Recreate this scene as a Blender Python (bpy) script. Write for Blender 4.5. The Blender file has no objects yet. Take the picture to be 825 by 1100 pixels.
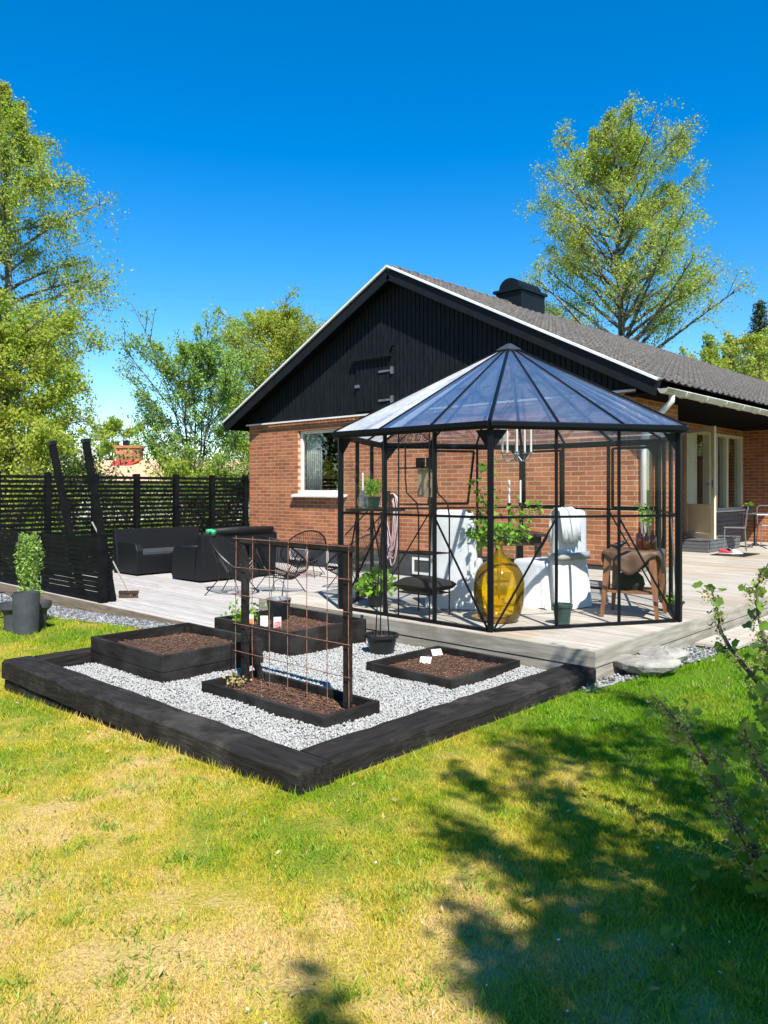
import bpy, math, random
import numpy as np
from mathutils import Vector, Matrix
random.seed(7); RNG = np.random.default_rng(7)
R = math.radians
scene = bpy.context.scene
col = scene.collection
# World axes follow the house: x runs along the gable wall (0 = its left corner), y runs away along the ridge.
CAM = (14.28, -10.76, 1.6)
AU = (.7298, -.6836); AW = (.6836, .7298)          # the house axes as the camera sees them (right, forward)

def cw(X, Y):                                       # metres right of / ahead of the viewpoint -> world x, y
    return (CAM[0] + X*AU[0] + Y*AU[1], CAM[1] + X*AW[0] + Y*AW[1])

# ------------------------------------------------------------------ materials
def nd(nt, typ, **kw):
    n = nt.nodes.new(typ)
    for k, v in kw.items():
        if k in n.inputs: n.inputs[k].default_value = v
        else: setattr(n, k, v)
    return n
def newmat(name):
    m = bpy.data.materials.new(name); m.use_nodes = True
    nt = m.node_tree; nt.nodes.clear()
    out = nt.nodes.new('ShaderNodeOutputMaterial')
    return m, nt, out
def c4(c): return (c[0], c[1], c[2], 1)
def ramp(nt, fac, stops):
    r = nt.nodes.new('ShaderNodeValToRGB')
    els = r.color_ramp.elements
    while len(els) < len(stops): els.new(.5)
    for e, (p, c) in zip(els, stops): e.position = p; e.color = c4(c)
    nt.links.new(fac, r.inputs[0]); return r.outputs[0]
def mixc(nt, fac, a, b, mode='MIX'):
    m = nt.nodes.new('ShaderNodeMix'); m.data_type = 'RGBA'; m.blend_type = mode
    for s, v in ((0, fac), (6, a), (7, b)):
        if hasattr(v, 'links'): nt.links.new(v, m.inputs[s])
        else: m.inputs[s].default_value = v if s == 0 else c4(v)
    return m.outputs[2]
def noise(nt, scale, detail=4, vec=None, rough=.55, stretch=None):
    n = nd(nt, 'ShaderNodeTexNoise', Scale=scale, Detail=detail, Roughness=rough)
    if vec is None:
        vec = nt.nodes.new('ShaderNodeTexCoord').outputs['Object']
    if stretch:
        mp = nt.nodes.new('ShaderNodeMapping'); mp.inputs['Scale'].default_value = stretch
        nt.links.new(vec, mp.inputs[0]); vec = mp.outputs[0]
    nt.links.new(vec, n.inputs['Vector']); return n.outputs['Fac']
def bumpn(nt, h, strength, dist, prev=None):
    b = nd(nt, 'ShaderNodeBump', Strength=strength, Distance=dist)
    nt.links.new(h, b.inputs['Height'])
    if prev is not None: nt.links.new(prev, b.inputs['Normal'])
    return b.outputs[0]
def mat(name, c1, c2=None, rough=.6, metal=0., ns=6., bs=None, bstr=.3, bdist=.01, stretch=None, lo=.35, hi=.65,
        spec=.5, island=0., coat=0., c3=None, ns3=1.2):
    m, nt, out = newmat(name)
    p = nd(nt, 'ShaderNodeBsdfPrincipled', Roughness=rough, Metallic=metal)
    p.inputs['Specular IOR Level'].default_value = spec
    p.inputs['Coat Weight'].default_value = coat
    colr = None
    if c2 is None: c2 = tuple(min(1, v*1.25) for v in c1)
    KA = .88; c1, c2 = [tuple(v*KA for v in q) for q in (c1, c2)]; c3 = c3 and tuple(v*KA for v in c3)
    colr = ramp(nt, noise(nt, ns, 6, stretch=stretch), [(lo, c1), (hi, c2)])
    if c3 is not None:
        f = ramp(nt, noise(nt, ns3, 5, rough=.65), [(.5, (0, 0, 0)), (.68, (1, 1, 1))])
        colr = mixc(nt, f, colr, c3)
    if island:
        g = nt.nodes.new('ShaderNodeNewGeometry')
        mr = nd(nt, 'ShaderNodeMapRange'); mr.inputs[3].default_value = 1-island; mr.inputs[4].default_value = 1+island
        nt.links.new(g.outputs['Random Per Island'], mr.inputs[0])
        cb = nt.nodes.new('ShaderNodeCombineXYZ')
        for i in range(3): nt.links.new(mr.outputs[0], cb.inputs[i])
        colr = mixc(nt, 1., colr, (1, 1, 1), 'MULTIPLY')
        nt.links.new(cb.outputs[0], colr.node.inputs[7])
    nt.links.new(colr, p.inputs['Base Color'])
    if bs: nt.links.new(bumpn(nt, noise(nt, bs, 6, stretch=stretch, rough=.65), bstr, bdist), p.inputs['Normal'])
    nt.links.new(p.outputs[0], out.inputs[0]); return m

M = {}
M['black_wood'] = mat('black_stained_wood', (.006, .0065, .007), (.014, .015, .016), .6, ns=3, bs=14, bstr=.5, bdist=.004, stretch=(6, 6, 1), spec=.35)
M['fence'] = mat('black_fence_paint', (.003, .0035, .004), (.008, .009, .010), .62, ns=5, bs=30, bstr=.4, bdist=.003, island=.35, spec=.08)
M['sleeper'] = mat('tarred_timber', (.012, .0105, .0095), (.034, .030, .026), .72, ns=5, bs=7, bstr=.9, bdist=.012, stretch=(1, 8, 8), lo=.3, hi=.75, c3=(.062, .055, .048), ns3=2.5, spec=.12)
M['sleeper_y'] = mat('tarred_timber_lengthwise', (.012, .0105, .0095), (.034, .030, .026), .72, ns=5, bs=7, bstr=.9, bdist=.012, stretch=(8, 1, 8), lo=.3, hi=.75, c3=(.062, .055, .048), ns3=2.5, spec=.12)
M['bed_board'] = mat('black_bed_board', (.011, .0095, .0085), (.026, .023, .020), .62, ns=4, bs=10, bstr=.55, bdist=.005, stretch=(1.2, 1.2, 6), c3=(.045, .043, .041), ns3=1.7, spec=.12)
M['deck'] = mat('weathered_decking', (.32, .285, .23), (.50, .455, .385), .8, ns=4, bs=16, bstr=.4, bdist=.004, stretch=(.7, 9, 9), island=.13, c3=(.36, .29, .20), ns3=.9)
M['patio'] = mat('grey_patio_decking', (.32, .30, .275), (.49, .465, .43), .8, ns=4, bs=16, bstr=.4, bdist=.004, stretch=(.7, 9, 9), island=.11, c3=(.42, .39, .35), ns3=1.1)
M['fascia'] = mat('deck_fascia', (.22, .195, .15), (.36, .33, .27), .8, ns=3.5, bs=12, bstr=.5, bdist=.004, stretch=(.9, .9, 9), c3=(.22, .19, .14), ns3=1.6, island=.10)
M['frame'] = mat('black_powder_coat', (.004, .005, .007), (.005, .006, .008), .4, spec=.16)
M['brownboard'] = mat('patio_fascia_wood', (.17, .125, .08), (.28, .215, .145), .8, ns=3.5, bs=12, bstr=.5, stretch=(.9, .9, 9))
M['black_metal'] = mat('black_metal', (.005, .005, .006), (.009, .009, .010), .4, spec=.3)
M['rattan'] = mat('black_rattan', (.004, .005, .006), (.010, .012, .0145), .5, spec=.25, ns=60, bs=90, bstr=.6, bdist=.004, stretch=(1, 1, 2))
M['white'] = mat('white_paint', (.70, .69, .64), (.80, .79, .75), .45, ns=3)
M['cream'] = mat('cream_paint', (.62, .57, .40), (.72, .67, .50), .5, ns=3)
M['bucket'] = mat('galvanised_grey', (.10, .11, .12), (.17, .18, .19), .5, ns=12)
M['zinc'] = mat('grey_zinc', (.20, .21, .22), (.30, .31, .32), .38, .6, ns=12)
M['grey_pot'] = mat('charcoal_pot', (.035, .040, .048), (.055, .062, .072), .6, ns=8, bs=30, bstr=.15)
M['black_plastic'] = mat('black_plastic', (.010, .012, .012), (.014, .015, .015), .4)
M['green_plastic'] = mat('dark_green_plastic', (.020, .050, .040), (.030, .062, .050), .3)
M['soil'] = mat('bark_soil', (.036, .018, .010), (.10, .050, .028), .95, ns=22, bs=45, bstr=1., bdist=.03)
M['chips'] = mat('bark_chips', (.09, .043, .022), (.24, .12, .062), .9, ns=30, island=.6)
M['rust'] = mat('rusty_wire', (.16, .065, .035), (.30, .13, .075), .8, ns=30)
M['gravel_white'] = mat('white_gravel', (.33, .335, .315), (.39, .395, .375), .9, ns=20, island=.2)
M['gravel_grey'] = mat('grey_gravel', (.11, .115, .12), (.30, .305, .31), .85, ns=14, island=.65)
M['gravel_bed'] = mat('gravel_dust', (.30, .30, .285), (.40, .40, .385), .95, ns=60, bs=80, bstr=.8)
M['rock'] = mat('pale_rock', (.17, .16, .135), (.36, .34, .295), .95, ns=6, bs=7, bstr=1., bdist=.03)
M['found'] = mat('dark_foundation', (.030, .034, .038), (.048, .052, .058), .85, ns=6, bs=30, bstr=.3)
M['bark'] = mat('tree_bark', (.06, .05, .038), (.15, .13, .105), .9, ns=9, bs=20, bstr=.6, stretch=(4, 4, 1))
M['birch'] = mat('birch_bark', (.06, .052, .042), (.30, .28, .25), .8, ns=4, stretch=(1, 1, 5), lo=.42, hi=.6)
M['cloth'] = mat('white_cotton', (.72, .71, .69), (.80, .79, .78), .9, ns=5, bs=6, bstr=.35, bdist=.03)
M['sash'] = mat('grey_sash', (.36, .36, .32), (.44, .44, .40), .8)
M['darkwood'] = mat('dark_brown_wood', (.035, .017, .010), (.075, .038, .022), .4, ns=5, stretch=(1, 8, 8), bs=20, bstr=.2)
M['midwood'] = mat('warm_brown_wood', (.16, .060, .024), (.30, .125, .055), .42, ns=6, stretch=(6, 6, 1), bs=20, bstr=.2)
M['leather'] = mat('brown_leather', (.075, .038, .020), (.16, .088, .048), .5, ns=5, bs=14, bstr=.35, bdist=.01)
M['velvet'] = mat('black_cushion', (.004, .004, .005), (.009, .009, .010), .95, bs=40, bstr=.4)
M['hose'] = mat('pink_hose', (.42, .27, .28), (.58, .42, .43), .45)
M['terracotta'] = mat('beige_tiles', (.50, .30, .17), (.62, .40, .25), .8, ns=8, bs=6)
M['redmetal'] = mat('red_flashing', (.35, .03, .02), (.45, .05, .03), .5)
M['greypanel'] = mat('grey_cladding', (.085, .090, .095), (.13, .135, .14), .7, ns=6, stretch=(1, 1, 8), bs=12)
M['orange'] = mat('orange_print', (.75, .16, .03), (.85, .35, .12), .5, ns=40)
M['paper'] = mat('packet_paper', (.70, .66, .58), (.80, .77, .70), .6, ns=30)
M['redprint'] = mat('red_print', (.55, .05, .06), (.75, .40, .38), .5, ns=60)
M['green_cloth'] = mat('green_cloth', (.02, .30, .12), (.05, .45, .20), .7, ns=30)
M['kraft'] = mat('kraft_board', (.33, .23, .13), (.42, .31, .19), .8)
M['wax'] = mat('white_wax', (.80, .78, .70), (.84, .82, .76), .4)
M['broomwood'] = mat('pale_handle', (.42, .40, .36), (.55, .52, .47), .6)
M['bristle'] = mat('brown_bristles', (.06, .045, .035), (.12, .09, .07), .9, ns=80, bs=120)
M['red'] = mat('red_fabric', (.50, .03, .05), (.60, .06, .08), .7)
M['pale'] = mat('pale_fabric', (.55, .52, .50), (.66, .62, .60), .7)
M['room'] = mat('dim_room_wall', (.05, .05, .05), (.07, .07, .07), .9)
M['curtain'] = mat('sheer_curtain', (.66, .66, .62), (.76, .76, .72), .9)
M['deadleaf'] = mat('dry_leaf', (.30, .24, .09), (.42, .33, .14), .8)

def brick(name, horiz, c1=(.43, .145, .056), c2=(.26, .076, .030), mort=(.50, .35, .215)):
    m, nt, out = newmat(name)
    tc = nt.nodes.new('ShaderNodeTexCoord'); sp = nt.nodes.new('ShaderNodeSeparateXYZ'); cb = nt.nodes.new('ShaderNodeCombineXYZ')
    nt.links.new(tc.outputs['Object'], sp.inputs[0])
    nt.links.new(sp.outputs[horiz], cb.inputs[0]); nt.links.new(sp.outputs[2], cb.inputs[1])
    # wobble so that courses are not ruler straight
    wn = nd(nt, 'ShaderNodeTexNoise', Scale=9., Detail=3.)
    nt.links.new(tc.outputs['Object'], wn.inputs['Vector'])
    ad = nt.nodes.new('ShaderNodeVectorMath'); ad.operation = 'MULTIPLY_ADD'
    ad.inputs[1].default_value = (.006, .006, 0); nt.links.new(wn.outputs['Color'], ad.inputs[0]); nt.links.new(cb.outputs[0], ad.inputs[2])
    b = nt.nodes.new('ShaderNodeTexBrick'); b.offset = .5
    for k, v in (('Color1', c4(c1)), ('Color2', c4(c2)), ('Mortar', c4(mort)), ('Scale', 1.), ('Mortar Size', .0070), ('Mortar Smooth', .15),
                 ('Bias', -.1), ('Brick Width', .26), ('Row Height', .075)):
        b.inputs[k].default_value = v
    nt.links.new(ad.outputs[0], b.inputs['Vector'])
    v = ramp(nt, noise(nt, 1.6, 6), [(.3, (.74, .72, .70)), (.7, (1.12, 1.12, 1.12))])
    c = mixc(nt, 1., b.outputs['Color'], v, 'MULTIPLY')
    v2 = ramp(nt, noise(nt, 30, 4), [(.3, (.82, .82, .82)), (.7, (1.1, 1.1, 1.1))])
    c = mixc(nt, 1., c, v2, 'MULTIPLY')
    p = nd(nt, 'ShaderNodeBsdfPrincipled', Roughness=.88)
    nt.links.new(c, p.inputs['Base Color'])
    inv = nd(nt, 'ShaderNodeMath', operation='SUBTRACT'); inv.inputs[0].default_value = 1; nt.links.new(b.outputs['Fac'], inv.inputs[1])
    nb = bumpn(nt, noise(nt, 60, 4), .35, .004)
    nt.links.new(bumpn(nt, inv.outputs[0], .8, .008, nb), p.inputs['Normal'])
    nt.links.new(p.outputs[0], out.inputs[0]); return m
M['brick_x'] = brick('red_brick_gable', 0)
M['brick_y'] = brick('red_brick_side', 1)
M['brick_far'] = brick('red_brick_chimney', 0)

def tiles():
    m, nt, out = newmat('concrete_roof_tiles')
    p = nd(nt, 'ShaderNodeBsdfPrincipled', Roughness=.8)
    c = ramp(nt, noise(nt, 9, 6), [(.3, (.07, .063, .056)), (.7, (.165, .148, .13))])
    f = ramp(nt, noise(nt, 11, 8, rough=.75), [(.56, (0, 0, 0)), (.68, (1, 1, 1))])
    c = mixc(nt, f, c, (.30, .28, .25))
    # shade in the pans and under each course's lap, with grime, put into the colour
    def mth(op, a, b=None):
        k = nt.nodes.new('ShaderNodeMath'); k.operation = op
        for i, v in enumerate((a, b)):
            if v is None: continue
            if hasattr(v, 'links'): nt.links.new(v, k.inputs[i])
            else: k.inputs[i].default_value = v
        return k.outputs[0]
    tc = nt.nodes.new('ShaderNodeTexCoord'); sp = nt.nodes.new('ShaderNodeSeparateXYZ'); nt.links.new(tc.outputs['Object'], sp.inputs[0])
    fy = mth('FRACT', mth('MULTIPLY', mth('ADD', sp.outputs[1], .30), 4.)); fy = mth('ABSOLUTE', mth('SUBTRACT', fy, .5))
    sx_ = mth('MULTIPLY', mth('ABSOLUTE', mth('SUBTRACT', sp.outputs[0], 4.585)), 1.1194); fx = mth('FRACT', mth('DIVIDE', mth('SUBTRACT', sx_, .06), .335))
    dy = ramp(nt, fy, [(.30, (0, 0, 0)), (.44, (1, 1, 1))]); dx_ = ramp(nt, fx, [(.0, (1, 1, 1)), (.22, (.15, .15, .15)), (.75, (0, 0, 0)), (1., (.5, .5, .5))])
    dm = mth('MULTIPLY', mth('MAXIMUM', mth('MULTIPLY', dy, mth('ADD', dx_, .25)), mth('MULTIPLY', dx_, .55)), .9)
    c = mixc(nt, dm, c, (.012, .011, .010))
    nt.links.new(c, p.inputs['Base Color'])
    nt.links.new(bumpn(nt, noise(nt, 40, 5), .5, .006), p.inputs['Normal'])
    nt.links.new(p.outputs[0], out.inputs[0]); return m
M['tiles'] = tiles()

def leafmat(name, c1, c2, trans=.45, ns=.35, c3=None):
    m, nt, out = newmat(name)
    g = nt.nodes.new('ShaderNodeNewGeometry')
    c1, c2 = [tuple(v*.9 for v in q) for q in (c1, c2)]; c3 = c3 and tuple(v*.9 for v in c3)
    c = ramp(nt, g.outputs['Random Per Island'], [(0, c1), (1, c2)])
    if c3 is not None:
        n = nd(nt, 'ShaderNodeTexNoise', Scale=ns, Detail=3); nt.links.new(g.outputs['Position'], n.inputs['Vector'])
        f = ramp(nt, n.outputs['Fac'], [(.45, (0, 0, 0)), (.6, (1, 1, 1))])
        c = mixc(nt, f, c, c3)
    d = nd(nt, 'ShaderNodeBsdfPrincipled', Roughness=.5); d.inputs['Specular IOR Level'].default_value = .35
    t = nt.nodes.new('ShaderNodeBsdfTranslucent'); mx = nt.nodes.new('ShaderNodeMixShader'); mx.inputs[0].default_value = trans
    nt.links.new(c, d.inputs['Base Color']); nt.links.new(c, t.inputs['Color'])
    nt.links.new(d.outputs[0], mx.inputs[1]); nt.links.new(t.outputs[0], mx.inputs[2]); nt.links.new(mx.outputs[0], out.inputs[0]); return m
M['leaf_birch'] = leafmat('birch_leaves', (.25, .38, .035), (.50, .59, .065), .54, c3=(.46, .51, .075))
M['leaf_green'] = leafmat('fresh_leaves', (.13, .22, .03), (.25, .36, .05), .5, c3=(.20, .26, .05))
M['leaf_dark'] = leafmat('dark_leaves', (.045, .085, .02), (.10, .17, .03), .35)
M['leaf_pale'] = leafmat('pale_young_leaves', (.22, .38, .06), (.38, .55, .11), .5)
M['leaf_pot'] = leafmat('pot_plant_leaves', (.14, .33, .025), (.32, .56, .05), .45)
M['leaf_currant'] = leafmat('currant_leaves', (.14, .28, .03), (.28, .44, .05), .5)
M['flower_currant'] = leafmat('currant_flowers', (.40, .40, .13), (.60, .52, .24), .45)
M['needles'] = leafmat('spruce_needles', (.02, .045, .016), (.045, .085, .028), .15)
M['petal'] = leafmat('white_petals', (.7, .7, .68), (.85, .85, .82), .2)

def lawn(name, blade):
    m, nt, out = newmat(name)
    g = nt.nodes.new('ShaderNodeNewGeometry'); pos = g.outputs['Position']
    n1 = noise(nt, .75, 5, vec=pos, rough=.6); n2 = noise(nt, 4.5, 4, vec=pos); n3 = noise(nt, 22, 3, vec=pos)
    sp = nt.nodes.new('ShaderNodeSeparateXYZ'); nt.links.new(pos, sp.inputs[0])
    # lushness: greener towards the terrace
    def mth(op, a, b=None, c=None):
        k = nt.nodes.new('ShaderNodeMath'); k.operation = op
        for i, v in enumerate((a, b, c)):
            if v is None: continue
            if hasattr(v, 'links'): nt.links.new(v, k.inputs[i])
            else: k.inputs[i].default_value = v
        return k.outputs[0]
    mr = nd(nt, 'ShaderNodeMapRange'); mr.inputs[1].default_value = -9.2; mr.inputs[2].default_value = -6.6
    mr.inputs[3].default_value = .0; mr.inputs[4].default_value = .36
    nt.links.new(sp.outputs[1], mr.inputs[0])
    # tree shade on the right put into the lawn colour as greener turf
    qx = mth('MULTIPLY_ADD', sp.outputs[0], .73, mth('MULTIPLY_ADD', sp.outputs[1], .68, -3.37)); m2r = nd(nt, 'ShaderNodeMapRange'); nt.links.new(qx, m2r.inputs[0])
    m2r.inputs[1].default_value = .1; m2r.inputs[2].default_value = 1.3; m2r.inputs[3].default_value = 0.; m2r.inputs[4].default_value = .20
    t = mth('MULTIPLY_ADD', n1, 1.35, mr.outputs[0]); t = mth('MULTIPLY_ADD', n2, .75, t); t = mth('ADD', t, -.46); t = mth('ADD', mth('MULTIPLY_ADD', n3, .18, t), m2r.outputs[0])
    if blade:
        t = mth('MULTIPLY_ADD', g.outputs['Random Per Island'], .30, t)
        c = ramp(nt, mth('MULTIPLY', t, .62), [(.40, (.64, .48, .185)), (.51, (.58, .455, .060)), (.63, (.37, .385, .024)), (.78, (.15, .30, .011))])
    else:
        t = mth('ADD', t, .10)
        c = ramp(nt, mth('MULTIPLY', t, .62), [(.38, (.44, .32, .13)), (.50, (.33, .27, .05)), (.64, (.16, .19, .02)), (.8, (.08, .15, .010))])
    p = nd(nt, 'ShaderNodeBsdfPrincipled', Roughness=.75); p.inputs['Specular IOR Level'].default_value = .1
    nt.links.new(c, p.inputs['Base Color'])
    if blade:
        tr = nt.nodes.new('ShaderNodeBsdfTranslucent'); nt.links.new(c, tr.inputs['Color'])
        mx = nt.nodes.new('ShaderNodeMixShader'); mx.inputs[0].default_value = .35
        nt.links.new(p.outputs[0], mx.inputs[1]); nt.links.new(tr.outputs[0], mx.inputs[2]); nt.links.new(mx.outputs[0], out.inputs[0])
    else:
        nt.links.new(bumpn(nt, noise(nt, 60, 6, vec=pos), .9, .02), p.inputs['Normal'])
        nt.links.new(p.outputs[0], out.inputs[0])
    return m
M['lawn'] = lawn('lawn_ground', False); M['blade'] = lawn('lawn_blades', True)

def glass(name, tint=(1, 1, 1), refl=1., dirt=0., dirtcol=(.5, .5, .5), base=.04, rough=.0, dscale=3., thick=0.):
    """thin sheet: see-through, mirror by facing angle, with a scattering film of dirt and painted glare"""
    m, nt, out = newmat(name)
    tr = nt.nodes.new('ShaderNodeBsdfTransparent'); tr.inputs[0].default_value = c4(tint)
    gl = nd(nt, 'ShaderNodeBsdfAnisotropic', Roughness=rough); gl.inputs[0].default_value = (1, 1, 1, 1)
    lw = nd(nt, 'ShaderNodeLayerWeight', Blend=.5)
    pw = nd(nt, 'ShaderNodeMath', operation='POWER'); nt.links.new(lw.outputs['Facing'], pw.inputs[0]); pw.inputs[1].default_value = 3.5
    ma = nd(nt, 'ShaderNodeMath', operation='MULTIPLY_ADD'); ma.inputs[1].default_value = .85*refl; ma.inputs[2].default_value = base*refl
    nt.links.new(pw.outputs[0], ma.inputs[0]); ma.use_clamp = True
    mx = nt.nodes.new('ShaderNodeMixShader'); nt.links.new(ma.outputs[0], mx.inputs[0])
    nt.links.new(tr.outputs[0], mx.inputs[1]); nt.links.new(gl.outputs[0], mx.inputs[2]); last = mx
    if dirt:
        df = nd(nt, 'ShaderNodeBsdfDiffuse'); df.inputs[0].default_value = c4(dirtcol)
        tl = nd(nt, 'ShaderNodeBsdfTranslucent'); tl.inputs[0].default_value = c4(dirtcol)
        m0 = nt.nodes.new('ShaderNodeMixShader'); m0.inputs[0].default_value = .5
        nt.links.new(df.outputs[0], m0.inputs[1]); nt.links.new(tl.outputs[0], m0.inputs[2])
        f = ramp(nt, noise(nt, dscale, 8, rough=.75), [(.35, (dirt*.45,)*3), (.62, (dirt,)*3), (.8, (min(1, dirt*2.4),)*3)])
        p4 = nd(nt, 'ShaderNodeMath', operation='POWER'); nt.links.new(lw.outputs['Facing'], p4.inputs[0]); p4.inputs[1].default_value = 4.5
        k4 = nd(nt, 'ShaderNodeMath', operation='MULTIPLY_ADD'); nt.links.new(p4.outputs[0], k4.inputs[0]); k4.inputs[1].default_value = 4.; k4.inputs[2].default_value = .8
        k5 = nd(nt, 'ShaderNodeMath', operation='MULTIPLY'); k5.use_clamp = True; nt.links.new(f, k5.inputs[0]); nt.links.new(k4.outputs[0], k5.inputs[1]); f = k5.outputs[0]
        m2 = nt.nodes.new('ShaderNodeMixShader'); nt.links.new(f, m2.inputs[0])
        nt.links.new(mx.outputs[0], m2.inputs[1]); nt.links.new(m0.outputs[0], m2.inputs[2]); last = m2
    nt.links.new(last.outputs[0], out.inputs[0]); return m
M['glass_roof'] = glass('dusty_roof_glass', (.84, .88, .93), 1.45, .06, (.76, .80, .86), base=.17, rough=.03)
M['glass_glare'] = glass('glare_roof_glass', (.9, .92, .94), 1.2, .42, (.88, .89, .90), base=.12, rough=.05)  # glare on the left panes put into the glass as a white film
M['glass_side'] = glass('thin_side_glass', (.97, .98, .98), .45, .012, base=.03)
M['glass_win'] = glass('window_glass', (.84, .87, .87), .9, 0, base=.09)
M['glass_clear'] = glass('clear_glass', (.92, .94, .93), 1., .03, base=.08)
def amber():
    m, nt, out = newmat('amber_glass')
    g = nd(nt, 'ShaderNodeBsdfGlass', Roughness=.0, IOR=1.12); g.inputs[0].default_value = (.98, .62, .03, 1)
    tr = nd(nt, 'ShaderNodeBsdfTransparent'); tr.inputs[0].default_value = (1., .79, .045, 1)
    gl = nd(nt, 'ShaderNodeBsdfAnisotropic', Roughness=.03)
    tl = nd(nt, 'ShaderNodeBsdfTranslucent'); tl.inputs[0].default_value = (1., .66, .02, 1)
    fr = nd(nt, 'ShaderNodeFresnel', IOR=1.5)
    df = nd(nt, 'ShaderNodeBsdfDiffuse'); df.inputs[0].default_value = (1., .56, .003, 1); m9 = nt.nodes.new('ShaderNodeMixShader'); m9.inputs[0].default_value = .6
    nt.links.new(tl.outputs[0], m9.inputs[1]); nt.links.new(df.outputs[0], m9.inputs[2]); tl = m9
    a = nt.nodes.new('ShaderNodeMixShader'); a.inputs[0].default_value = .17
    nt.links.new(tr.outputs[0], a.inputs[1]); nt.links.new(tl.outputs[0], a.inputs[2])
    b = nt.nodes.new('ShaderNodeMixShader'); nt.links.new(fr.outputs[0], b.inputs[0])
    nt.links.new(a.outputs[0], b.inputs[1]); nt.links.new(gl.outputs[0], b.inputs[2])
    nt.links.new(b.outputs[0], out.inputs[0]); return m
M['amber'] = amber()
M['brownglass'] = glass('brown_bottle_glass', (.42, .12, .03), 1., .05, (.4, .12, .03), base=.06)

# ------------------------------------------------------------------ mesh builder
class MB:
    def __init__(s): s.v = []; s.f = []
    def add(s, vs, fs):
        o = len(s.v); s.v += [tuple(v) for v in vs]; s.f += [tuple(i+o for i in f) for f in fs]; return s
    def box(s, x0, x1, y0, y1, z0, z1):
        return s.add([(x0,y0,z0),(x1,y0,z0),(x1,y1,z0),(x0,y1,z0),(x0,y0,z1),(x1,y0,z1),(x1,y1,z1),(x0,y1,z1)],
                     [(0,3,2,1),(4,5,6,7),(0,1,5,4),(1,2,6,5),(2,3,7,6),(3,0,4,7)])
    def bar(s, p0, p1, w, h=None, up=(0,0,1)):
        h = h or w; p0 = Vector(p0); p1 = Vector(p1); d = (p1-p0).normalized(); up = Vector(up)
        if abs(d.dot(up)) > .99: up = Vector((1,0,0))
        sx = d.cross(up).normalized(); uy = sx.cross(d)
        vs = []
        for p in (p0, p1):
            for a, b in ((-1,-1),(1,-1),(1,1),(-1,1)): vs.append(p+sx*(a*w/2)+uy*(b*h/2))
        return s.add(vs, [(0,1,2,3),(7,6,5,4),(0,4,5,1),(1,5,6,2),(2,6,7,3),(3,7,4,0)])
    def tube(s, pts, r, n=8, cap=True, closed=False):
        pts = [Vector(p) for p in pts]; k = len(pts)
        rr = r if isinstance(r, (list, tuple)) else [r]*k
        rings = []; prev = None
        for i, p in enumerate(pts):
            if closed: d = pts[(i+1) % k]-pts[i-1]
            else: d = pts[min(i+1, k-1)]-pts[max(i-1, 0)]
            d.normalize()
            if prev is None:
                t = Vector((0,0,1)) if abs(d.z) < .9 else Vector((1,0,0)); nx = d.cross(t).normalized()
            else:
                nx = prev-d*prev.dot(d)
                nx = nx.normalized() if nx.length > 1e-6 else d.orthogonal().normalized()
            prev = nx; ny = d.cross(nx)
            rings.append([p+(nx*math.cos(2*math.pi*j/n)+ny*math.sin(2*math.pi*j/n))*rr[i] for j in range(n)])
        vs = [v for r_ in rings for v in r_]; fs = []
        for i in range(k if closed else k-1):
            a, b = i*n, ((i+1) % k)*n
            for j in range(n): fs.append((a+j, a+(j+1) % n, b+(j+1) % n, b+j))
        if cap and not closed: fs += [tuple(range(n))[::-1], tuple(range((k-1)*n, k*n))]
        return s.add(vs, fs)
    def lathe(s, prof, c=(0,0,0), n=24, caps=True):
        vs = []; k = len(prof)
        for r, z in prof:
            for j in range(n):
                t = 2*math.pi*j/n; vs.append((c[0]+r*math.cos(t), c[1]+r*math.sin(t), c[2]+z))
        fs = [(i*n+j, i*n+(j+1) % n, (i+1)*n+(j+1) % n, (i+1)*n+j) for i in range(k-1) for j in range(n)]
        if caps: fs += [tuple(range(n))[::-1], tuple(range((k-1)*n, k*n))]
        return s.add(vs, fs)
    def prism(s, poly, fn0, fn1):
        n = len(poly); vs = [fn0(*p) for p in poly]+[fn1(*p) for p in poly]
        return s.add(vs, [tuple(range(n))[::-1], tuple(range(n, 2*n))]+[(i, (i+1) % n, n+(i+1) % n, n+i) for i in range(n)])
    def build(s, name, m, parent=None, smooth=False, bevel=0., world=False, solid=0.):
        me = bpy.data.meshes.new(name); vs = s.v
        if world and parent is not None:
            iv = gm(parent).inverted(); vs = [tuple(iv @ Vector(v)) for v in vs]
        me.from_pydata(vs, [], s.f); me.validate(); me.materials.append(m)
        if smooth: me.polygons.foreach_set('use_smooth', [True]*len(me.polygons))
        o = bpy.data.objects.new(name, me); col.objects.link(o)
        if parent is not None: o.parent = parent
        if smooth: pass
        if bevel:
            b = o.modifiers.new('bevel', 'BEVEL'); b.width = bevel; b.segments = 2; b.limit_method = 'ANGLE'; b.angle_limit = R(40)
        if solid:
            b = o.modifiers.new('solid', 'SOLIDIFY'); b.thickness = solid; b.offset = 0
        return o
def gm(o):
    m = Matrix.LocRotScale(o.location, o.rotation_euler, o.scale)
    return gm(o.parent) @ m if o.parent else m
def tag(o, label=None, cat=None, group=None, kind=None):
    for k, v in (('label', label), ('category', cat), ('group', group), ('kind', kind)):
        if v: o[k] = v
    return o
def thing(name, loc, label, cat, rz=0., group=None):
    o = bpy.data.objects.new(name, None); o.empty_display_size = .2; col.objects.link(o)
    o.location = loc; o.rotation_euler = (0, 0, rz); return tag(o, label, cat, group)
def copy_tree(o, parent=None):
    c = o.copy(); col.objects.link(c); c.parent = parent
    for ch in [x for x in o.children]: copy_tree(ch, c)
    return c
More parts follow.
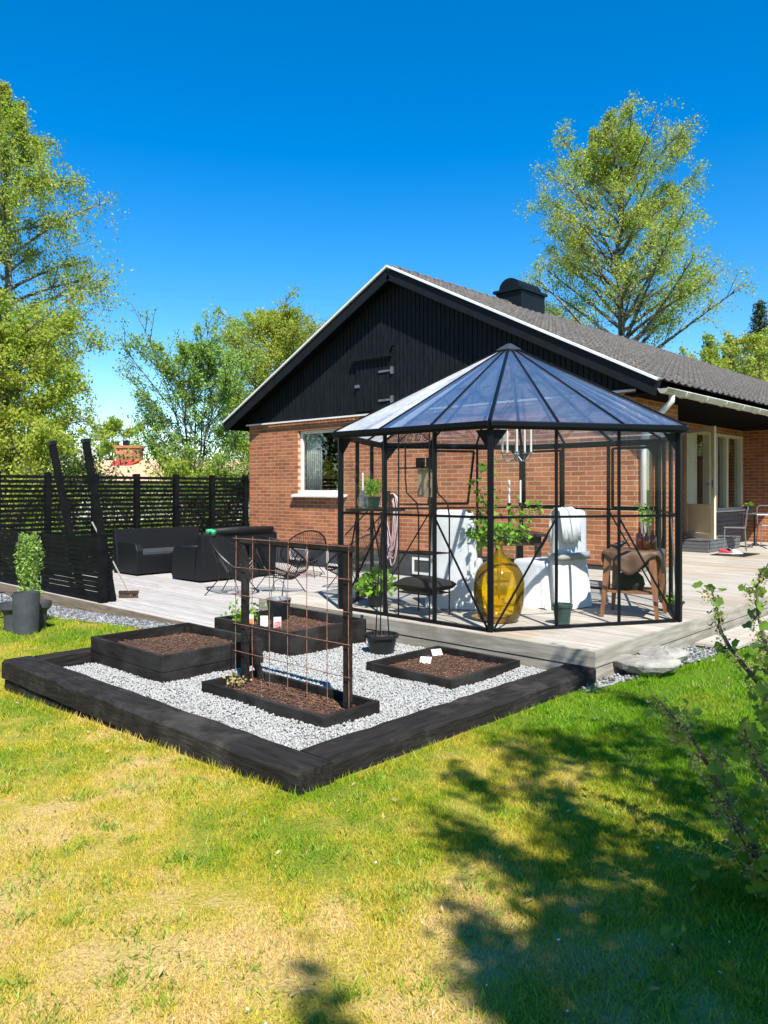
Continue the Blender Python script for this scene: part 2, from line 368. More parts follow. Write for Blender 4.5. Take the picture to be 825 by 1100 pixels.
def npmesh(name, V, F, m, parent=None, smooth=False):
    """V (n,3), F (k,3|4) arrays"""
    me = bpy.data.meshes.new(name); k = F.shape[1]
    me.vertices.add(len(V)); me.vertices.foreach_set('co', np.asarray(V, dtype=np.float32).ravel())
    me.loops.add(F.size); me.loops.foreach_set('vertex_index', F.astype(np.int32).ravel())
    me.polygons.add(len(F)); me.polygons.foreach_set('loop_start', np.arange(len(F), dtype=np.int32)*k)
    me.polygons.foreach_set('loop_total', np.full(len(F), k, dtype=np.int32))
    if smooth: me.polygons.foreach_set('use_smooth', np.ones(len(F), dtype=bool))
    me.update(calc_edges=True); me.validate(); me.materials.append(m)
    o = bpy.data.objects.new(name, me); col.objects.link(o)
    if parent is not None: o.parent = parent
    return o
def stones(name, pts, size, m, flat=.7, parent=None):
    """one little irregular octahedral stone per point"""
    n = len(pts); base = np.array([(1,0,0),(0,1,0),(-1,0,0),(0,-1,0),(0,0,1),(0,0,-1),(.7,.7,.5),(-.7,.6,-.4)][:6], float)
    s = size*RNG.uniform(.5, 1.15, (n,1,1))*RNG.uniform(.65, 1.25, (n,6,1))
    q = RNG.normal(size=(n,4)); q /= np.linalg.norm(q, axis=1)[:,None]; w,x,y,z = q.T
    Rm = np.stack([1-2*(y*y+z*z), 2*(x*y-z*w), 2*(x*z+y*w), 2*(x*y+z*w), 1-2*(x*x+z*z), 2*(y*z-x*w), 2*(x*z-y*w), 2*(y*z+x*w), 1-2*(x*x+y*y)], 1).reshape(n,3,3)
    V = np.einsum('nij,nkj->nki', Rm, base[None]*s); V[:,:,2] *= flat
    V = V+np.asarray(pts)[:,None,:]
    f = np.array([(0,1,4),(1,2,4),(2,3,4),(3,0,4),(1,0,5),(2,1,5),(3,2,5),(0,3,5)])
    F = (f[None]+(np.arange(n)*6)[:,None,None]).reshape(-1,3)
    return npmesh(name, V.reshape(-1,3), F, m, parent)
def leaves(name, pts, size, m, parent=None, droop=.0, aspect=.6, flat=0.):
    """a folded four-sided leaf at each point"""
    P = np.asarray(pts, float); n = len(P)
    d = RNG.normal(size=(n,3)); d[:,2] -= droop; d /= np.linalg.norm(d, axis=1)[:,None]
    t = RNG.normal(size=(n,3)); t[:,2] *= (1-flat)
    s = np.cross(d, t); s /= np.linalg.norm(s, axis=1)[:,None]
    L = (size*RNG.uniform(.6, 1.3, n))[:,None]
    V = np.stack([P, P+d*L*.5+s*L*aspect*.5, P+d*L, P+d*L*.5-s*L*aspect*.5], 1).reshape(-1,3)
    F = np.arange(n*4).reshape(n,4)
    return npmesh(name, V, F, m, parent)
# ------------------------------------------------------------------ ground and setting
def G(x, y):
    z = .283+.039*(x-14.28)-.0048*(y+10.76)
    return np.clip(z, -.18, .42)
def pit(x, y): return (x > -1.45) & (x < 11.43) & (y > -5.70) & (y < 26)
def grid(lo, hi, step, far, extra=()):
    a = list(np.arange(lo, hi+1e-6, step)); s = step
    while a[-1] < far: s *= 1.5; a.append(a[-1]+s)
    s = step
    while a[0] > -far: s *= 1.5; a.insert(0, a[0]-s)
    return np.array(sorted(set([round(float(v), 4) for v in a]+list(extra))))
xs = grid(-4, 20, .5, 600, (-1.47, -1.44, 11.41, 11.44)); ys = grid(-14, 4, .5, 600, (-5.72, -5.69, 25.98, 26.02))
XX, YY = np.meshgrid(xs, ys, indexing='ij'); ZZ = G(XX, YY)
ZZ = np.where(pit(XX, YY), -.40, ZZ)
V = np.stack([XX, YY, ZZ], -1).reshape(-1, 3); nx, ny = XX.shape
ii, jj = np.meshgrid(np.arange(nx-1), np.arange(ny-1), indexing='ij')
F = np.stack([ii*ny+jj, (ii+1)*ny+jj, (ii+1)*ny+jj+1, ii*ny+jj+1], -1).reshape(-1, 4)
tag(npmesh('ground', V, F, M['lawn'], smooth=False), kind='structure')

# grass blades over the part of the lawn that is near enough to show them
def in_rect(x, y, r): return (x > r[0]) & (x < r[1]) & (y > r[2]) & (y < r[3])
BEDF = (7.97, 11.54, -8.43, -5.40)
def blades(n, y0, y1, pw, hmin, hmax, w):
    t = RNG.uniform(0, 1, n); Y = (y0**pw+t*(y1**pw-y0**pw))**(1/pw); X = RNG.uniform(-.70, .70, n)*Y
    x, y = cw(X, Y)
    edge = 11.50+np.clip((y+5.8)*.13+.10, .08, .5)
    ok = ~in_rect(x, y, BEDF) & ~((y > -5.66) & (x < 11.5)) & ~((y > -6.24+.10*np.clip(x-4, 0, 4)+.05*np.sin(x*5)) & (y < -5.6) & (x < 8)) & ~((y > -5.75) & (x < edge+RNG.normal(0, .03, n)))
    ok &= ~((x > 11.45) & (x < 11.66) & (y > -5.9) & (y < -5.4))
    # tuftiness
    ok &= RNG.uniform(0, 1, n) < .55+.45*np.sin(x*9.1+1.3*np.sin(y*7))*np.sin(y*8.3+np.sin(x*5.))
    x, y = x[ok], y[ok]; n = len(x); z = G(x, y)
    lush = np.clip((y+9.2)/2.6, 0, 1)
    h = RNG.uniform(hmin, hmax, n)*(.7+.6*lush); a = RNG.uniform(0, 2*np.pi, n); lean = RNG.uniform(.2, 1.3, n)*h
    b = RNG.uniform(0, 2*np.pi, n)
    P0 = np.stack([x-np.cos(a)*w/2, y-np.sin(a)*w/2, z-.002], 1); P1 = np.stack([x+np.cos(a)*w/2, y+np.sin(a)*w/2, z-.002], 1)
    P2 = np.stack([x+np.cos(b)*lean, y+np.sin(b)*lean, z+h], 1)
    return np.stack([P0, P1, P2], 1).reshape(-1, 3)
Vb = np.concatenate([blades(480000, 1.6, 4.6, 1.3, .009, .024, .0042), blades(200000, 4.4, 8.5, 1.3, .014, .028, .007), blades(110000, 8, 17, 1.2, .022, .045, .012)])
# long tufts that escape the mower along the timbers and the terrace
def tuft(x0, y0, x1, y1, n, h):
    t = RNG.uniform(0, 1, n); x = x0+(x1-x0)*t+RNG.normal(0, .02, n); y = y0+(y1-y0)*t+RNG.normal(0, .02, n)
    k = (RNG.uniform(0, 1, n) < .5+.5*np.sin(t*37)*np.sin(t*91+1)); x, y = x[k], y[k]; n = len(x); z = G(x, y)
    hh = RNG.uniform(.3, 1, n)*h; a = RNG.uniform(0, 6.28, n); b = RNG.uniform(0, 6.28, n); w = .005
    return np.stack([np.stack([x-np.cos(a)*w/2, y-np.sin(a)*w/2, z], 1), np.stack([x+np.cos(a)*w/2, y+np.sin(a)*w/2, z], 1),
                     np.stack([x+np.cos(b)*hh*.5, y+np.sin(b)*hh*.5, z+hh], 1)], 1).reshape(-1, 3)
Vb = np.concatenate([Vb, tuft(7.96, -8.44, 11.55, -8.44, 2600, .06), tuft(11.56, -8.4, 11.56, -5.5, 1800, .05), tuft(7.93, -8.4, 7.93, -5.7, 1200, .08),
                     tuft(-1, -6.24, 4, -6.24, 2200, .06), tuft(4, -6.24, 8, -5.86, 1500, .06), tuft(11.72, -5.6, 12.1, -2.6, 1500, .08)])
wt = []
for k in range(420):
    Y = RNG.uniform(1.8, 6.5); X = RNG.uniform(-.6, .6)*Y; x, y = cw(X, Y)
    if BEDF[0]-.05 < x < BEDF[1]+.05 and BEDF[2]-.05 < y < BEDF[3] or (y > -5.9 and x < 12.1): continue
    m_ = int(RNG.integers(20, 70)); s_ = RNG.uniform(.02, .07); xx = x+RNG.normal(0, s_, m_); yy = y+RNG.normal(0, s_, m_); z = G(xx, yy); a = RNG.uniform(0, 6.28, m_); b = RNG.uniform(0, 6.28, m_); h = RNG.uniform(.015, .038, m_); w = .006
    wt.append(np.stack([np.stack([xx-np.cos(a)*w/2, yy-np.sin(a)*w/2, z], 1), np.stack([xx+np.cos(a)*w/2, yy+np.sin(a)*w/2, z], 1), np.stack([xx+np.cos(b)*h*.8, yy+np.sin(b)*h*.8, z+h], 1)], 1).reshape(-1, 3))
wt = np.concatenate(wt); tag(npmesh('grass_tufts', wt, np.arange(len(wt)).reshape(-1, 3), leafmat('green_tufts', (.16, .30, .02), (.34, .46, .04), .35)), kind='stuff')
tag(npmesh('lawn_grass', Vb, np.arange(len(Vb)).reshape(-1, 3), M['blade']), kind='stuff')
# petals and dry leaves scattered over the lawn
n = 120; t = RNG.uniform(0, 1, n); Y = 1.9+5*t**1.2; X = RNG.uniform(-.5, .5, n)*Y; x, y = cw(X, Y)
ok = ~in_rect(x, y, BEDF) & ~((y > -5.7) & (x < 12)); x, y = x[ok], y[ok]
tag(leaves('fallen_petals', np.stack([x, y, G(x, y)+.022], 1), .010, M['petal'], flat=.8, aspect=.8), kind='stuff')
n = 220; Y = RNG.uniform(1.8, 6, n); X = RNG.uniform(-.55, .55, n)*Y; x, y = cw(X, Y); ok = ~in_rect(x, y, BEDF) & ~((y > -5.7) & (x < 12)); x, y = x[ok], y[ok]
tag(leaves('dry_leaves', np.stack([x, y, G(x, y)+.018], 1), .03, M['deadleaf'], flat=.8, aspect=.4), kind='stuff')

# white gravel court
gb = MB().box(8.2, 11.28, -8.2, -5.46, .02, .168); tag(gb.build('gravel_base', M['gravel_bed']), kind='structure')
BEDS = [(8.15, 9.25, -7.76, -6.83), (8.15, 9.25, -6.55, -5.63), (9.64, 10.90, -7.68, -7.19), (10.06, 10.90, -6.46, -5.58)]
x = RNG.uniform(8.22, 11.27, 52000); y = RNG.uniform(-8.18, -5.48, 52000); ok = np.ones(len(x), bool)
for b in BEDS: ok &= ~in_rect(x, y, b)
x, y = x[ok], y[ok]; z = .168+.012*np.abs(np.sin(x*4+y*3)*np.sin(y*5-x))+RNG.uniform(0, .010, len(x))
tag(stones('white_gravel', np.stack([x, y, z], 1), .0115, M['gravel_white'], flat=.8), kind='stuff')
# grey gravel strips: along the patio and along the terrace
def strip(name, poly, n, fn):
    x0, x1, y0, y1 = poly; x = RNG.uniform(x0, x1, n); y = RNG.uniform(y0, y1, n); k = fn(x, y); x, y = x[k], y[k]
    return np.stack([x, y, G(x, y)+RNG.uniform(0, .022, len(x))], 1)
P1 = strip('', (-1, 8.0, -6.3, -5.63), 13000, lambda x, y: y > -6.20+.10*np.clip(x-4, 0, 4)+.05*np.sin(x*5))
P2 = strip('', (11.44, 12.6, -5.78, 4), 9500, lambda x, y: (x < 11.58+np.clip((y+5.8)*.13, .0, .5)+.03*np.sin(y*7)) & ~((x < 11.47) & (y > -5.46)))
tag(stones('grey_gravel', np.concatenate([P1, P2]), .020, M['gravel_grey'], flat=.75), kind='stuff')
sh = MB()
for k in range(36):
    xa, xb = -1+k*.25, -1+(k+1)*.25; ya, yb = [-6.19+.10*max(0, q-4) for q in (xa, xb)]
    sh.add([(xa, ya, float(G(xa, ya))+.003), (xb, yb, float(G(xb, yb))+.003), (xb, -5.60, float(G(xb, -5.6))+.003), (xa, -5.60, float(G(xa, -5.6))+.003)], [(0, 1, 2, 3)])
sh.add([(11.43, -5.76, float(G(11.43, -5.76))+.005), (11.58, -5.76, float(G(11.58, -5.76))+.005), (11.92, -2.6, float(G(11.92, -2.6))+.005), (12.05, 4, float(G(12.05, 4))+.005), (11.43, 4, float(G(11.43, 4))+.005)], [(0, 1, 2, 3, 4)])
tag(sh.build('gravel_path', M['gravel_bed']), kind='structure')

# terrace (raised) and patio (lower) decks
def decking(name, rows, ztop, m, seed):
    rg = random.Random(seed); mb = MB()
    for y, x0, x1 in rows:
        cuts = [x0]+sorted(rg.uniform(x0+.5, x1-.5) for _ in range(rg.choice((0, 1, 1, 2))) if x1-x0 > 1.5)+[x1]
        for a, b in zip(cuts[:-1], cuts[1:]):
            if b-a < .1: continue
            dz = rg.uniform(-.0015, .0015); mb.box(a+.0015, b-.0015, y+.003, y+.119, ztop-.028+dz, ztop+dz)
    return mb.build(name, m, bevel=0)
rows = []; y = -5.44
while y < 8.0:
    rows.append((y, 7.45 if y < -.12 else (9.27 if y < 1.5 else 8.11), 11.455)); y += .1225
tag(decking('terrace_deck', rows, .38, M['deck'], 1), kind='structure')
tag(MB().box(7.5, 11.41, -5.40, -.02, -.38, .345).box(9.3, 11.41, -.02, 1.5, -.38, .345).box(8.15, 11.41, 1.51, 8.05, -.38, .345).build('terrace_base', M['found']), kind='structure')
fa = MB()
fa.box(7.45, 11.487, -5.472, -5.445, .262, .3805).box(7.45, 11.487, -5.466, -5.445, .06, .252)
fa.box(11.458, 11.487, -5.444, 8.05, .262, .3805).box(11.458, 11.481, -5.444, 8.05, .06, .252)
fa.box(7.43, 7.449, -5.472, -.02, .0, .3805)
tag(fa.build('terrace_fascia', M['fascia']), kind='structure')
rows = []; y = -5.63
while y < -.14: rows.append((y, -1.2, 7.44)); y += .1225
tag(decking('patio_deck', rows, 0., M['patio'], 2), kind='structure')
tag(MB().box(-1.15, 7.42, -5.60, -.02, -.38, -.035).build('patio_base', M['found']), kind='structure')
tag(MB().box(-1.2, 8.1, -5.662, -5.635, -.112, .001).box(-1.2, 8.1, -5.660, -5.635, -.30, -.116).build('patio_fascia', M['brownboard']), kind='structure')

# ------------------------------------------------------------------ the house
H = thing('brick_house', (0, 0, 0), 'single storey red brick house with black gable cladding and grey tiled roof', 'house')
RX, RZ_, SL = 4.585, 5.67, .503
def zr(x): return RZ_-SL*abs(x-RX)
# front brick wall round the window opening, left wall, rear wall
WX0, WX1, WZ0, WZ1 = 1.69, 3.08, 1.50, 2.83
w = MB().box(0, WX0, 0, .25, .45, 3.06).box(WX1, 9.25, 0, .25, .45, 3.06).box(WX0, WX1, 0, .25, .45, WZ0-.02).box(WX0, WX1, 0, .25, WZ1, 3.06)
w.build('wall', M['brick_x'], H)
MB().box(8.10, 12.6, 8.10, 8.35, .30, 2.95).build('wall', M['brick_x'], H)
MB().box(9.0, 9.25, .251, .28, .38, 2.94).box(9.0, 9.25, .72, 1.50, .38, 2.94).box(9.0, 9.25, .28, .72, 2.62, 2.94).build('side_wall', M['brick_y'], H)
MB().box(0, .25, .251, 24, .45, 3.06).build('side_wall', M['brick_y'], H)
MB().box(7.85, 8.10, 1.25, 4.58, .30, 2.94).box(7.85, 8.10, 7.96, 24, .30, 2.94).box(7.85, 8.10, 4.58, 7.96, 2.80, 2.94).build('side_wall', M['brick_y'], H)
MB().box(8.101, 8.999, 1.25, 1.50, .30, 2.94).build('return_wall', M['brick_x'], H)
MB().box(.25, 7.84, 23.75, 24, .3, 3.06).build('rear_wall', M['room'], H)
MB().box(.26, 7.84, 3.4, 3.5, .3, 2.9).build('inner_wall', M['room'], H)
MB().box(.02, 9.23, .012, .24, -.39, .449).build('foundation', M['found'], H)
# basement windows
for (x0, x1, z0, z1, kind) in ((1.42, 2.0, .08, .36, 0), (2.6, 3.2, .03, .37, 1), (4.92, 5.52, .03, .34, 1), (6.6, 7.2, .03, .34, 1)):
    fr = MB(); t = .045
    fr.box(x0, x1, -.014, .011, z0, z0+t).box(x0, x1, -.014, .011, z1-t, z1).box(x0, x0+t, -.014, .011, z0+t, z1-t).box(x1-t, x1, -.014, .011, z0+t, z1-t)
    fo = fr.build('basement_window', M['white'], H)
    MB().box(x0+t, x1-t, -.004, .0115, z0+t, z1-t).build('pane', M['found'] if kind else M['zinc'], fo)
# gable cladding
poly = [(0, 3.065), (9.25, 3.065), (9.25, zr(9.25)-.12), (RX, RZ_-.12), (0, zr(0)-.12)]
cl = MB().prism(poly, lambda x, z: (x, -.02, z), lambda x, z: (x, .2, z))
x = .03
while x < 9.2:
    zt = zr(x+.035)-.13-.02
    if zt > 3.10: cl.box(x, x+.078, -.034, -.0201, 3.07, zt)
    x += .100
cl.build('gable_cladding', mat('black_cladding', (.006, .008, .010), (.014, .018, .022), .55, ns=5, stretch=(9, 9, 1), bs=30, bstr=.3, bdist=.003, spec=.12), H)
MB().box(-.03, 9.28, -.075, -.036, 3.02, 3.052).build('drip_trim', M['white'], H)
# hatch with hinges, latch and hanging rail
hd = MB().box(3.50, 4.44, -.046, -.0345, 3.10, 4.06); x = 3.51
while x < 4.42: hd.box(x, x+.076, -.058, -.0455, 3.11, 4.05); x += .1005
ho = hd.build('hatch', bpy.data.materials['black_cladding'], H)
MB().box(3.42, 4.46, -.13, -.06, 4.09, 4.15).bar((4.40, -.10, 4.13), (4.52, -.12, 4.30), .05).build('hatch_rail', M['black_metal'], ho)
for z in (3.83, 3.28):
    MB().box(4.12, 4.48, -.075, -.0585, z-.02, z+.02).box(4.44, 4.49, -.085, -.035, z-.07, z+.07).build('hinge', M['zinc'], ho)
MB().box(3.49, 3.60, -.085, -.0585, 3.57, 3.63).build('latch', M['zinc'], ho)
# roof: slab, tiles, ridge, barge boards, gutter
YF, YB = -.30, 24.3
rf = MB().prism([(-.52, zr(-.52)-.05), (RX, RZ_-.05), (9.69, zr(9.69)-.05), (9.69, zr(9.69)-.15), (RX, RZ_-.15), (-.52, zr(-.52)-.15)], lambda x, z: (x, YF+.03, z), lambda x, z: (x, YB, z))
ro = rf.build('roof', mat('black_roof_board', (.003, .003, .0035), (.005, .006, .0065), .95, spec=.05), H)
def tiled(side):
    ny = int((YB-YF)/.25*8); yy = np.linspace(YF, YB, ny); wave = .034*np.abs(np.sin(np.pi*(yy-YF)/.25))**.8+.012*np.sin(2*np.pi*(yy-YF)/.25)
    th = math.atan(SL); rows = []; s = .06; Ls = 5.14/math.cos(th); cr = .335
    tw = RNG.normal(0, .003, (40, ny//8+2))
    k = 0
    while s < Ls:
        e = min(s+cr, Ls+.03)
        jit = np.repeat(tw[k], 8)[:ny]
        for ss, off in ((s, .0), (e, .060)):
            xx = RX+side*(ss*math.cos(th)-(off+wave)*-math.sin(th)); zz = RZ_-ss*math.sin(th)+(off+wave+jit)*math.cos(th)-.03
            rows.append(np.stack([xx+0*yy if np.ndim(xx) == 0 else xx, yy, zz], 1))
        s += cr; k += 1
    V = np.concatenate(rows); nr = len(rows)
    i, j = np.meshgrid(np.arange(nr-1), np.arange(ny-1), indexing='ij'); 
    F = np.stack([i*ny+j, i*ny+j+1, (i+1)*ny+j+1, (i+1)*ny+j], -1).reshape(-1, 4)
    if side < 0: F = F[:, ::-1]
    return npmesh('roof_tiles', V, F, M['tiles'], ro)
tiled(1); tiled(-1)
rg = MB(); y = YF
while y < YB: rg.tube([(RX, y, RZ_-.02), (RX, y+.40, RZ_-.005)], [.085, .10], 10); y += .38
rg.build('ridge_tiles', M['tiles'], ro, smooth=False)
bb = MB()
for sx, xe in ((-1, -.54), (1, 9.71)):
    p0 = Vector((RX, YF, RZ_-.10)); p1 = Vector((xe, YF, zr(xe)-.10))
    bb.bar(p0, p1, .03, .21, up=(0, -SL*0, 1))
bb.build('bargeboard', mat('dark_bargeboard', (.008, .010, .012), (.012, .014, .017), .55, ns=8, spec=.15), ro)
cp = MB()
for xe in (-.55, 9.72):
    cp.bar((RX, YF-.01, RZ_+.035), (xe, YF-.01, zr(xe)+.035), .085, .036)
cp.build('verge_cap', mat('pale_verge_metal', (.72, .72, .71), (.84, .84, .83), .5, ns=4), ro)
# gutter: half round trough on the eave, swan neck and downpipe
gu = MB(); prof = [(.07*math.cos(t), .07*math.sin(t)) for t in np.linspace(math.pi, 2*math.pi, 9)]
gx, gz = 9.80, 2.985; n = len(prof)
vs = [(gx+a, YF-.05, gz+b) for a, b in prof]+[(gx+a, YB, gz+b-.0) for a, b in prof]
gu.add(vs, [(i, i+1, n+i+1, n+i) for i in range(n-1)]+[tuple(range(n))])
gu.tube([(gx+.07, YF-.05, gz), (gx+.07, YB, gz)], .011, 6).tube([(gx-.07, YF-.05, gz), (gx-.07, YB, gz)], .008, 6)
y = .3
while y < 12: gu.tube([(gx+.072, y, gz+.004)]+[(gx+a*1.08, y, gz+b*1.08) for a, b in prof[::-1]], .008, 4); y += .8
gu.build('gutter', mat('cream_gutter', (.55, .52, .44), (.68, .66, .58), .45, ns=5, c3=(.35, .32, .25)), ro, solid=.004)
MB().tube([(gx, -.05, gz-.05), (gx, -.05, gz-.15), (gx-.10, -.03, gz-.24), (gx-.42, .04, gz-.50), (9.33, .07, gz-.62), (9.33, .07, .38)], .042, 12).build('downpipe', M['white'], H, smooth=True)
MB().box(7.80, 9.70, .255, 24, 2.945, 2.975).box(9.20, 9.70, -.27, .254, 2.945, 2.975).build('eave_boarding', bpy.data.materials['black_roof_board'], H)
# gable window
fr = MB(); t = .07; x0, x1, z0, z1 = WX0, WX1, WZ0, WZ1; yb = .07
fr.box(x0, x1, yb, yb+.07, z0, z0+t).box(x0, x1, yb, yb+.07, z1-t, z1).box(x0, x0+t, yb, yb+.07, z0+t, z1-t).box(x1-t, x1, yb, yb+.07, z0+t, z1-t)
wf = fr.build('window', M['white'], H, bevel=.004)
MB().box(x0+t, x1-t, yb+.03, yb+.034, z0+t, z1-t).build('pane', M['glass_win'], wf)
MB().add([(x0-.12, -.10, z0-.075), (x1+.12, -.10, z0-.075), (x1+.12, yb-.002, z0-.028), (x0-.12, yb-.002, z0-.028), (x0-.12, -.10, z0-.035), (x1+.12, -.10, z0-.035), (x1+.12, yb-.002, z0-.002), (x0-.12, yb-.002, z0-.002)],
         [(0, 3, 2, 1), (4, 5, 6, 7), (0, 1, 5, 4), (1, 2, 6, 5), (2, 3, 7, 6), (3, 0, 4, 7)]).build('window_sill', M['white'], wf)
cu = MB()
for k in range(46):
    a0 = x0+.05+.50*k/46; a1 = x0+.05+.50*(k+1)/46
    cu.add([(a0, .19+.022*math.sin(k*1.1), z0+.001), (a1, .19+.022*math.sin((k+1)*1.1), z0+.001), (a1, .19+.022*math.sin((k+1)*1.1), z1-.001), (a0, .19+.022*math.sin(k*1.1), z1-.001)], [(0, 1, 2, 3)])
tag(cu.build('curtain', M['curtain'], None, solid=.003, smooth=True), 'sheer white curtain hanging inside the gable window', 'curtain')
MB().box(x0-.05, x1+.05, .251, .46, z0-.05, z0+.0).build('inner_sill', M['white'], H)
# side openings under the eave: dark glazed door, white door leaf standing open, window band, panel below, step
g = MB().box(9.10, 9.20, .28, .72, .38, 2.62).build('narrow_door', mat('dark_green_door', (.008, .014, .013), (.013, .020, .019), .3), H)
MB().box(9.201, 9.206, .34, .66, .75, 2.5).build('pane', M['glass_win'], g)
fr = MB()
for (ya, yb_) in ((4.58, 4.66), (5.14, 5.24), (5.92, 6.06), (6.34, 6.40), (6.93, 7.05), (7.86, 7.96)): fr.box(7.97, 8.112, ya, yb_, .62 if ya < 5.9 else 1.18, 2.739)
fr.box(7.97, 8.116, 4.58, 7.96, 2.74, 2.80).box(7.97, 8.114, 6.061, 7.96, 1.125, 1.179).box(7.96, 8.108, 4.661, 5.139, .62, 2.739)
wo = fr.build('window_band', M['cream'], H)
for ya, yb_ in ((6.06, 6.34), (6.40, 6.93), (7.05, 7.86)): MB().box(8.03, 8.035, ya, yb_, 1.18, 2.74).build('pane', M['glass_win'], wo)
MB().box(8.02, 8.19, 6.0, 7.98, 1.095, 1.124).build('window_sill', M['white'], wo)
pn = MB().box(7.95, 8.11, 5.93, 7.95, .30, 1.09); z = .40
while z < 1.06: pn.box(8.112, 8.128, 5.93, 7.95, z, z+.085); z += .098
pn.build('panel', M['greypanel'], H)
D = thing('door', (8.14, 4.60, .645), 'x', 'x', rz=-R(120.4)); del D['label']; del D['category']; D.parent = H
W_ = .87; HH = 2.14
MB().box(0, .045, 0, .09, 0, HH).box(0, .045, W_-.09, W_, 0, HH).box(0, .045, .09, W_-.09, 0, .10).box(0, .045, .09, W_-.09, HH-.09, HH).box(0, .045, .09, W_-.09, .58, .66).box(.012, .034, .09, W_-.09, .10, .58).build('leaf', M['cream'], D, bevel=.003)
MB().box(.020, .025, .09, W_-.09, .66, HH-.09).build('pane', M['glass_clear'], D)
MB().box(.045, .05, W_-.06, W_-.03, .98, 1.12).tube([(.05, W_-.045, 1.05), (.09, W_-.045, 1.05), (.095, W_-.16, 1.05)], .008, 6).build('handle', M['zinc'], D)
MB().box(-.005, -.001, W_-.06, W_-.03, .98, 1.12).tube([(-.005, W_-.045, 1.05), (-.05, W_-.045, 1.05), (-.055, W_-.16, 1.05)], .008, 6).build('handle', M['zinc'], D)
st = MB().box(8.12, 8.73, 4.17, 5.90, .381, .60)
for z in (.39, .46, .53): st.box(8.731, 8.742, 4.17, 5.90, z, z+.062).box(8.12, 8.73, 4.158, 4.169, z, z+.062)
st.box(8.11, 8.75, 4.15, 5.92, .601, .625)
st.build('door_step', M['greypanel'], H)
# chimney clad in black sheet metal
ch = MB().box(4.24, 4.91, 3.64, 4.60, 5.2, 5.97).box(4.19, 4.96, 3.59, 4.65, 5.97, 6.03)
co = ch.build('chimney', mat('black_sheet_metal', (.004, .005, .006), (.007, .008, .010), .5, .0, ns=4, spec=.25), H)
vs = [];n = 15
for yy_ in (3.66, 4.58):
    vs += [(4.575+.27*math.cos(t), yy_, 6.031+.25*math.sin(t)) for t in np.linspace(0, math.pi, n)]
MB().add(vs, [(i, i+1, n+i+1, n+i) for i in range(n-1)]+[tuple(range(n))[::-1], tuple(range(n, 2*n))]).build('cowl', bpy.data.materials['black_sheet_metal'], co)

# ------------------------------------------------------------------ fences
def slat_panel(p0, p1, z0, z1, pitch, h, t=.022):
    mb = MB(); z = z0
    while z < z1-h+.001:
        mb.bar((p0[0], p0[1], z+h/2+random.uniform(-.002, .002)), (p1[0], p1[1], z+h/2+random.uniform(-.002, .002)), t, h); z += pitch
    return mb
Fc = thing('slat_fence', (-.02, -3, 0), 'tall black open slatted fence running from the house corner behind the sofa', 'fence')
py = [-.10-.897*k for k in range(7)]
for k, y in enumerate(py): MB().box(-.07, .03, y-.05, y+.05, 0.001, 1.90).build('post', M['fence'], Fc, world=True)
for a, b in zip(py[:-1], py[1:]): slat_panel((-.02, a-.051), (-.02, b+.051), .03, 1.85, .088, .058).build('slat_panel', M['fence'], Fc, world=True)
F2 = thing('slat_fence', (2, -5.58, 0), 'low black close-boarded fence standing on the patio edge behind the potted shrub', 'fence')
for a, b in ((.05, 2.0), (2.1, 3.93)): slat_panel((a, -5.58), (b, -5.58), .012, .91, .069, .060, .022).build('slat_panel', M['fence'], F2, world=True)
for x in (.0, 2.05): MB().box(x-.045, x+.045, -5.566, -5.48, .001, .93).build('post', M['fence'], F2, world=True)
MB().box(3.94, 4.04, -5.60, -5.50, .001, .96).build('post', M['fence'], F2, world=True)
slat_panel((3.99, -5.495), (3.99, -5.40), .012, .80, .069, .060, .022).build('return_panel', M['fence'], F2, world=True)
def pt(px, Y, z): X = (px-412.5)*Y/830; a = cw(X, Y); return (a[0], a[1], z)
for (p0, p1, lb) in ((pt(121, 10.95, .012), pt(92, 10.95, 2.28), 'tilted black beam rising beside the end of the low fence, near the broom'),
                     (pt(88, 11.5, .012), pt(56, 11.5, 2.28), 'tilted black beam rising behind the middle of the low fence, left of its twin')):
    o = thing('tilted_beam', p0, lb, 'beam', group='tilted beams by the low fence')
    MB().bar(p0, p1, .085, .085, up=(0, 1, 0)).build('post', M['fence'], o, world=True, bevel=.004)
    d = (Vector(p1)-Vector(p0)).normalized()
    MB().bar(Vector(p1)-d*.03, Vector(p1)+d*.025, .10, .10, up=(0, 1, 0)).build('end_cap', M['black_metal'], o, world=True)

# ------------------------------------------------------------------ timbers and raised beds
def sleeper(x0, x1, y0, y1, z0, z1, label, m):
    mb = MB(); lx, ly = x1-x0, y1-y0; along = lx > ly; n = 26
    rg = random.Random(label); L_ = lx if along else ly
    for i in range(n+1):
        t = i/n; w = rg.uniform(-.004, .004); q = rg.uniform(-.006, .004); r_ = rg.uniform(-.006, .006)
        c = .010+rg.uniform(0, .012)
        ring = [(-1, 0, q), (0, -1, q)]
        if along: a0, a1 = y0+w, y1+r_*.5
        else: a0, a1 = x0+w, x1+r_*.5
        zt = z1+q*.6
        sec = [(a0, z0), (a1, z0), (a1, zt-c), (a1-c, zt), (a0+c, zt), (a0, zt-c)]
        s = (x0 if along else y0)+L_*t
        mb.v += [((s, a, z) if along else (a, s, z)) for a, z in sec]
    for i in range(n):
        for j in range(6): a, b = i*6+j, i*6+(j+1) % 6; mb.f.append((a, b, b+6, a+6))
    mb.f += [tuple(range(6))[::-1], tuple(range(n*6, n*6+6))]
    o = mb.build('sleeper', m); tag(o, label, 'sleeper', 'black timber sleepers framing the gravel')
sleeper(7.99, 11.52, -8.40, -8.17, .125, .268, 'long black sleeper at the front of the gravel court, upper one of two', M['sleeper'])
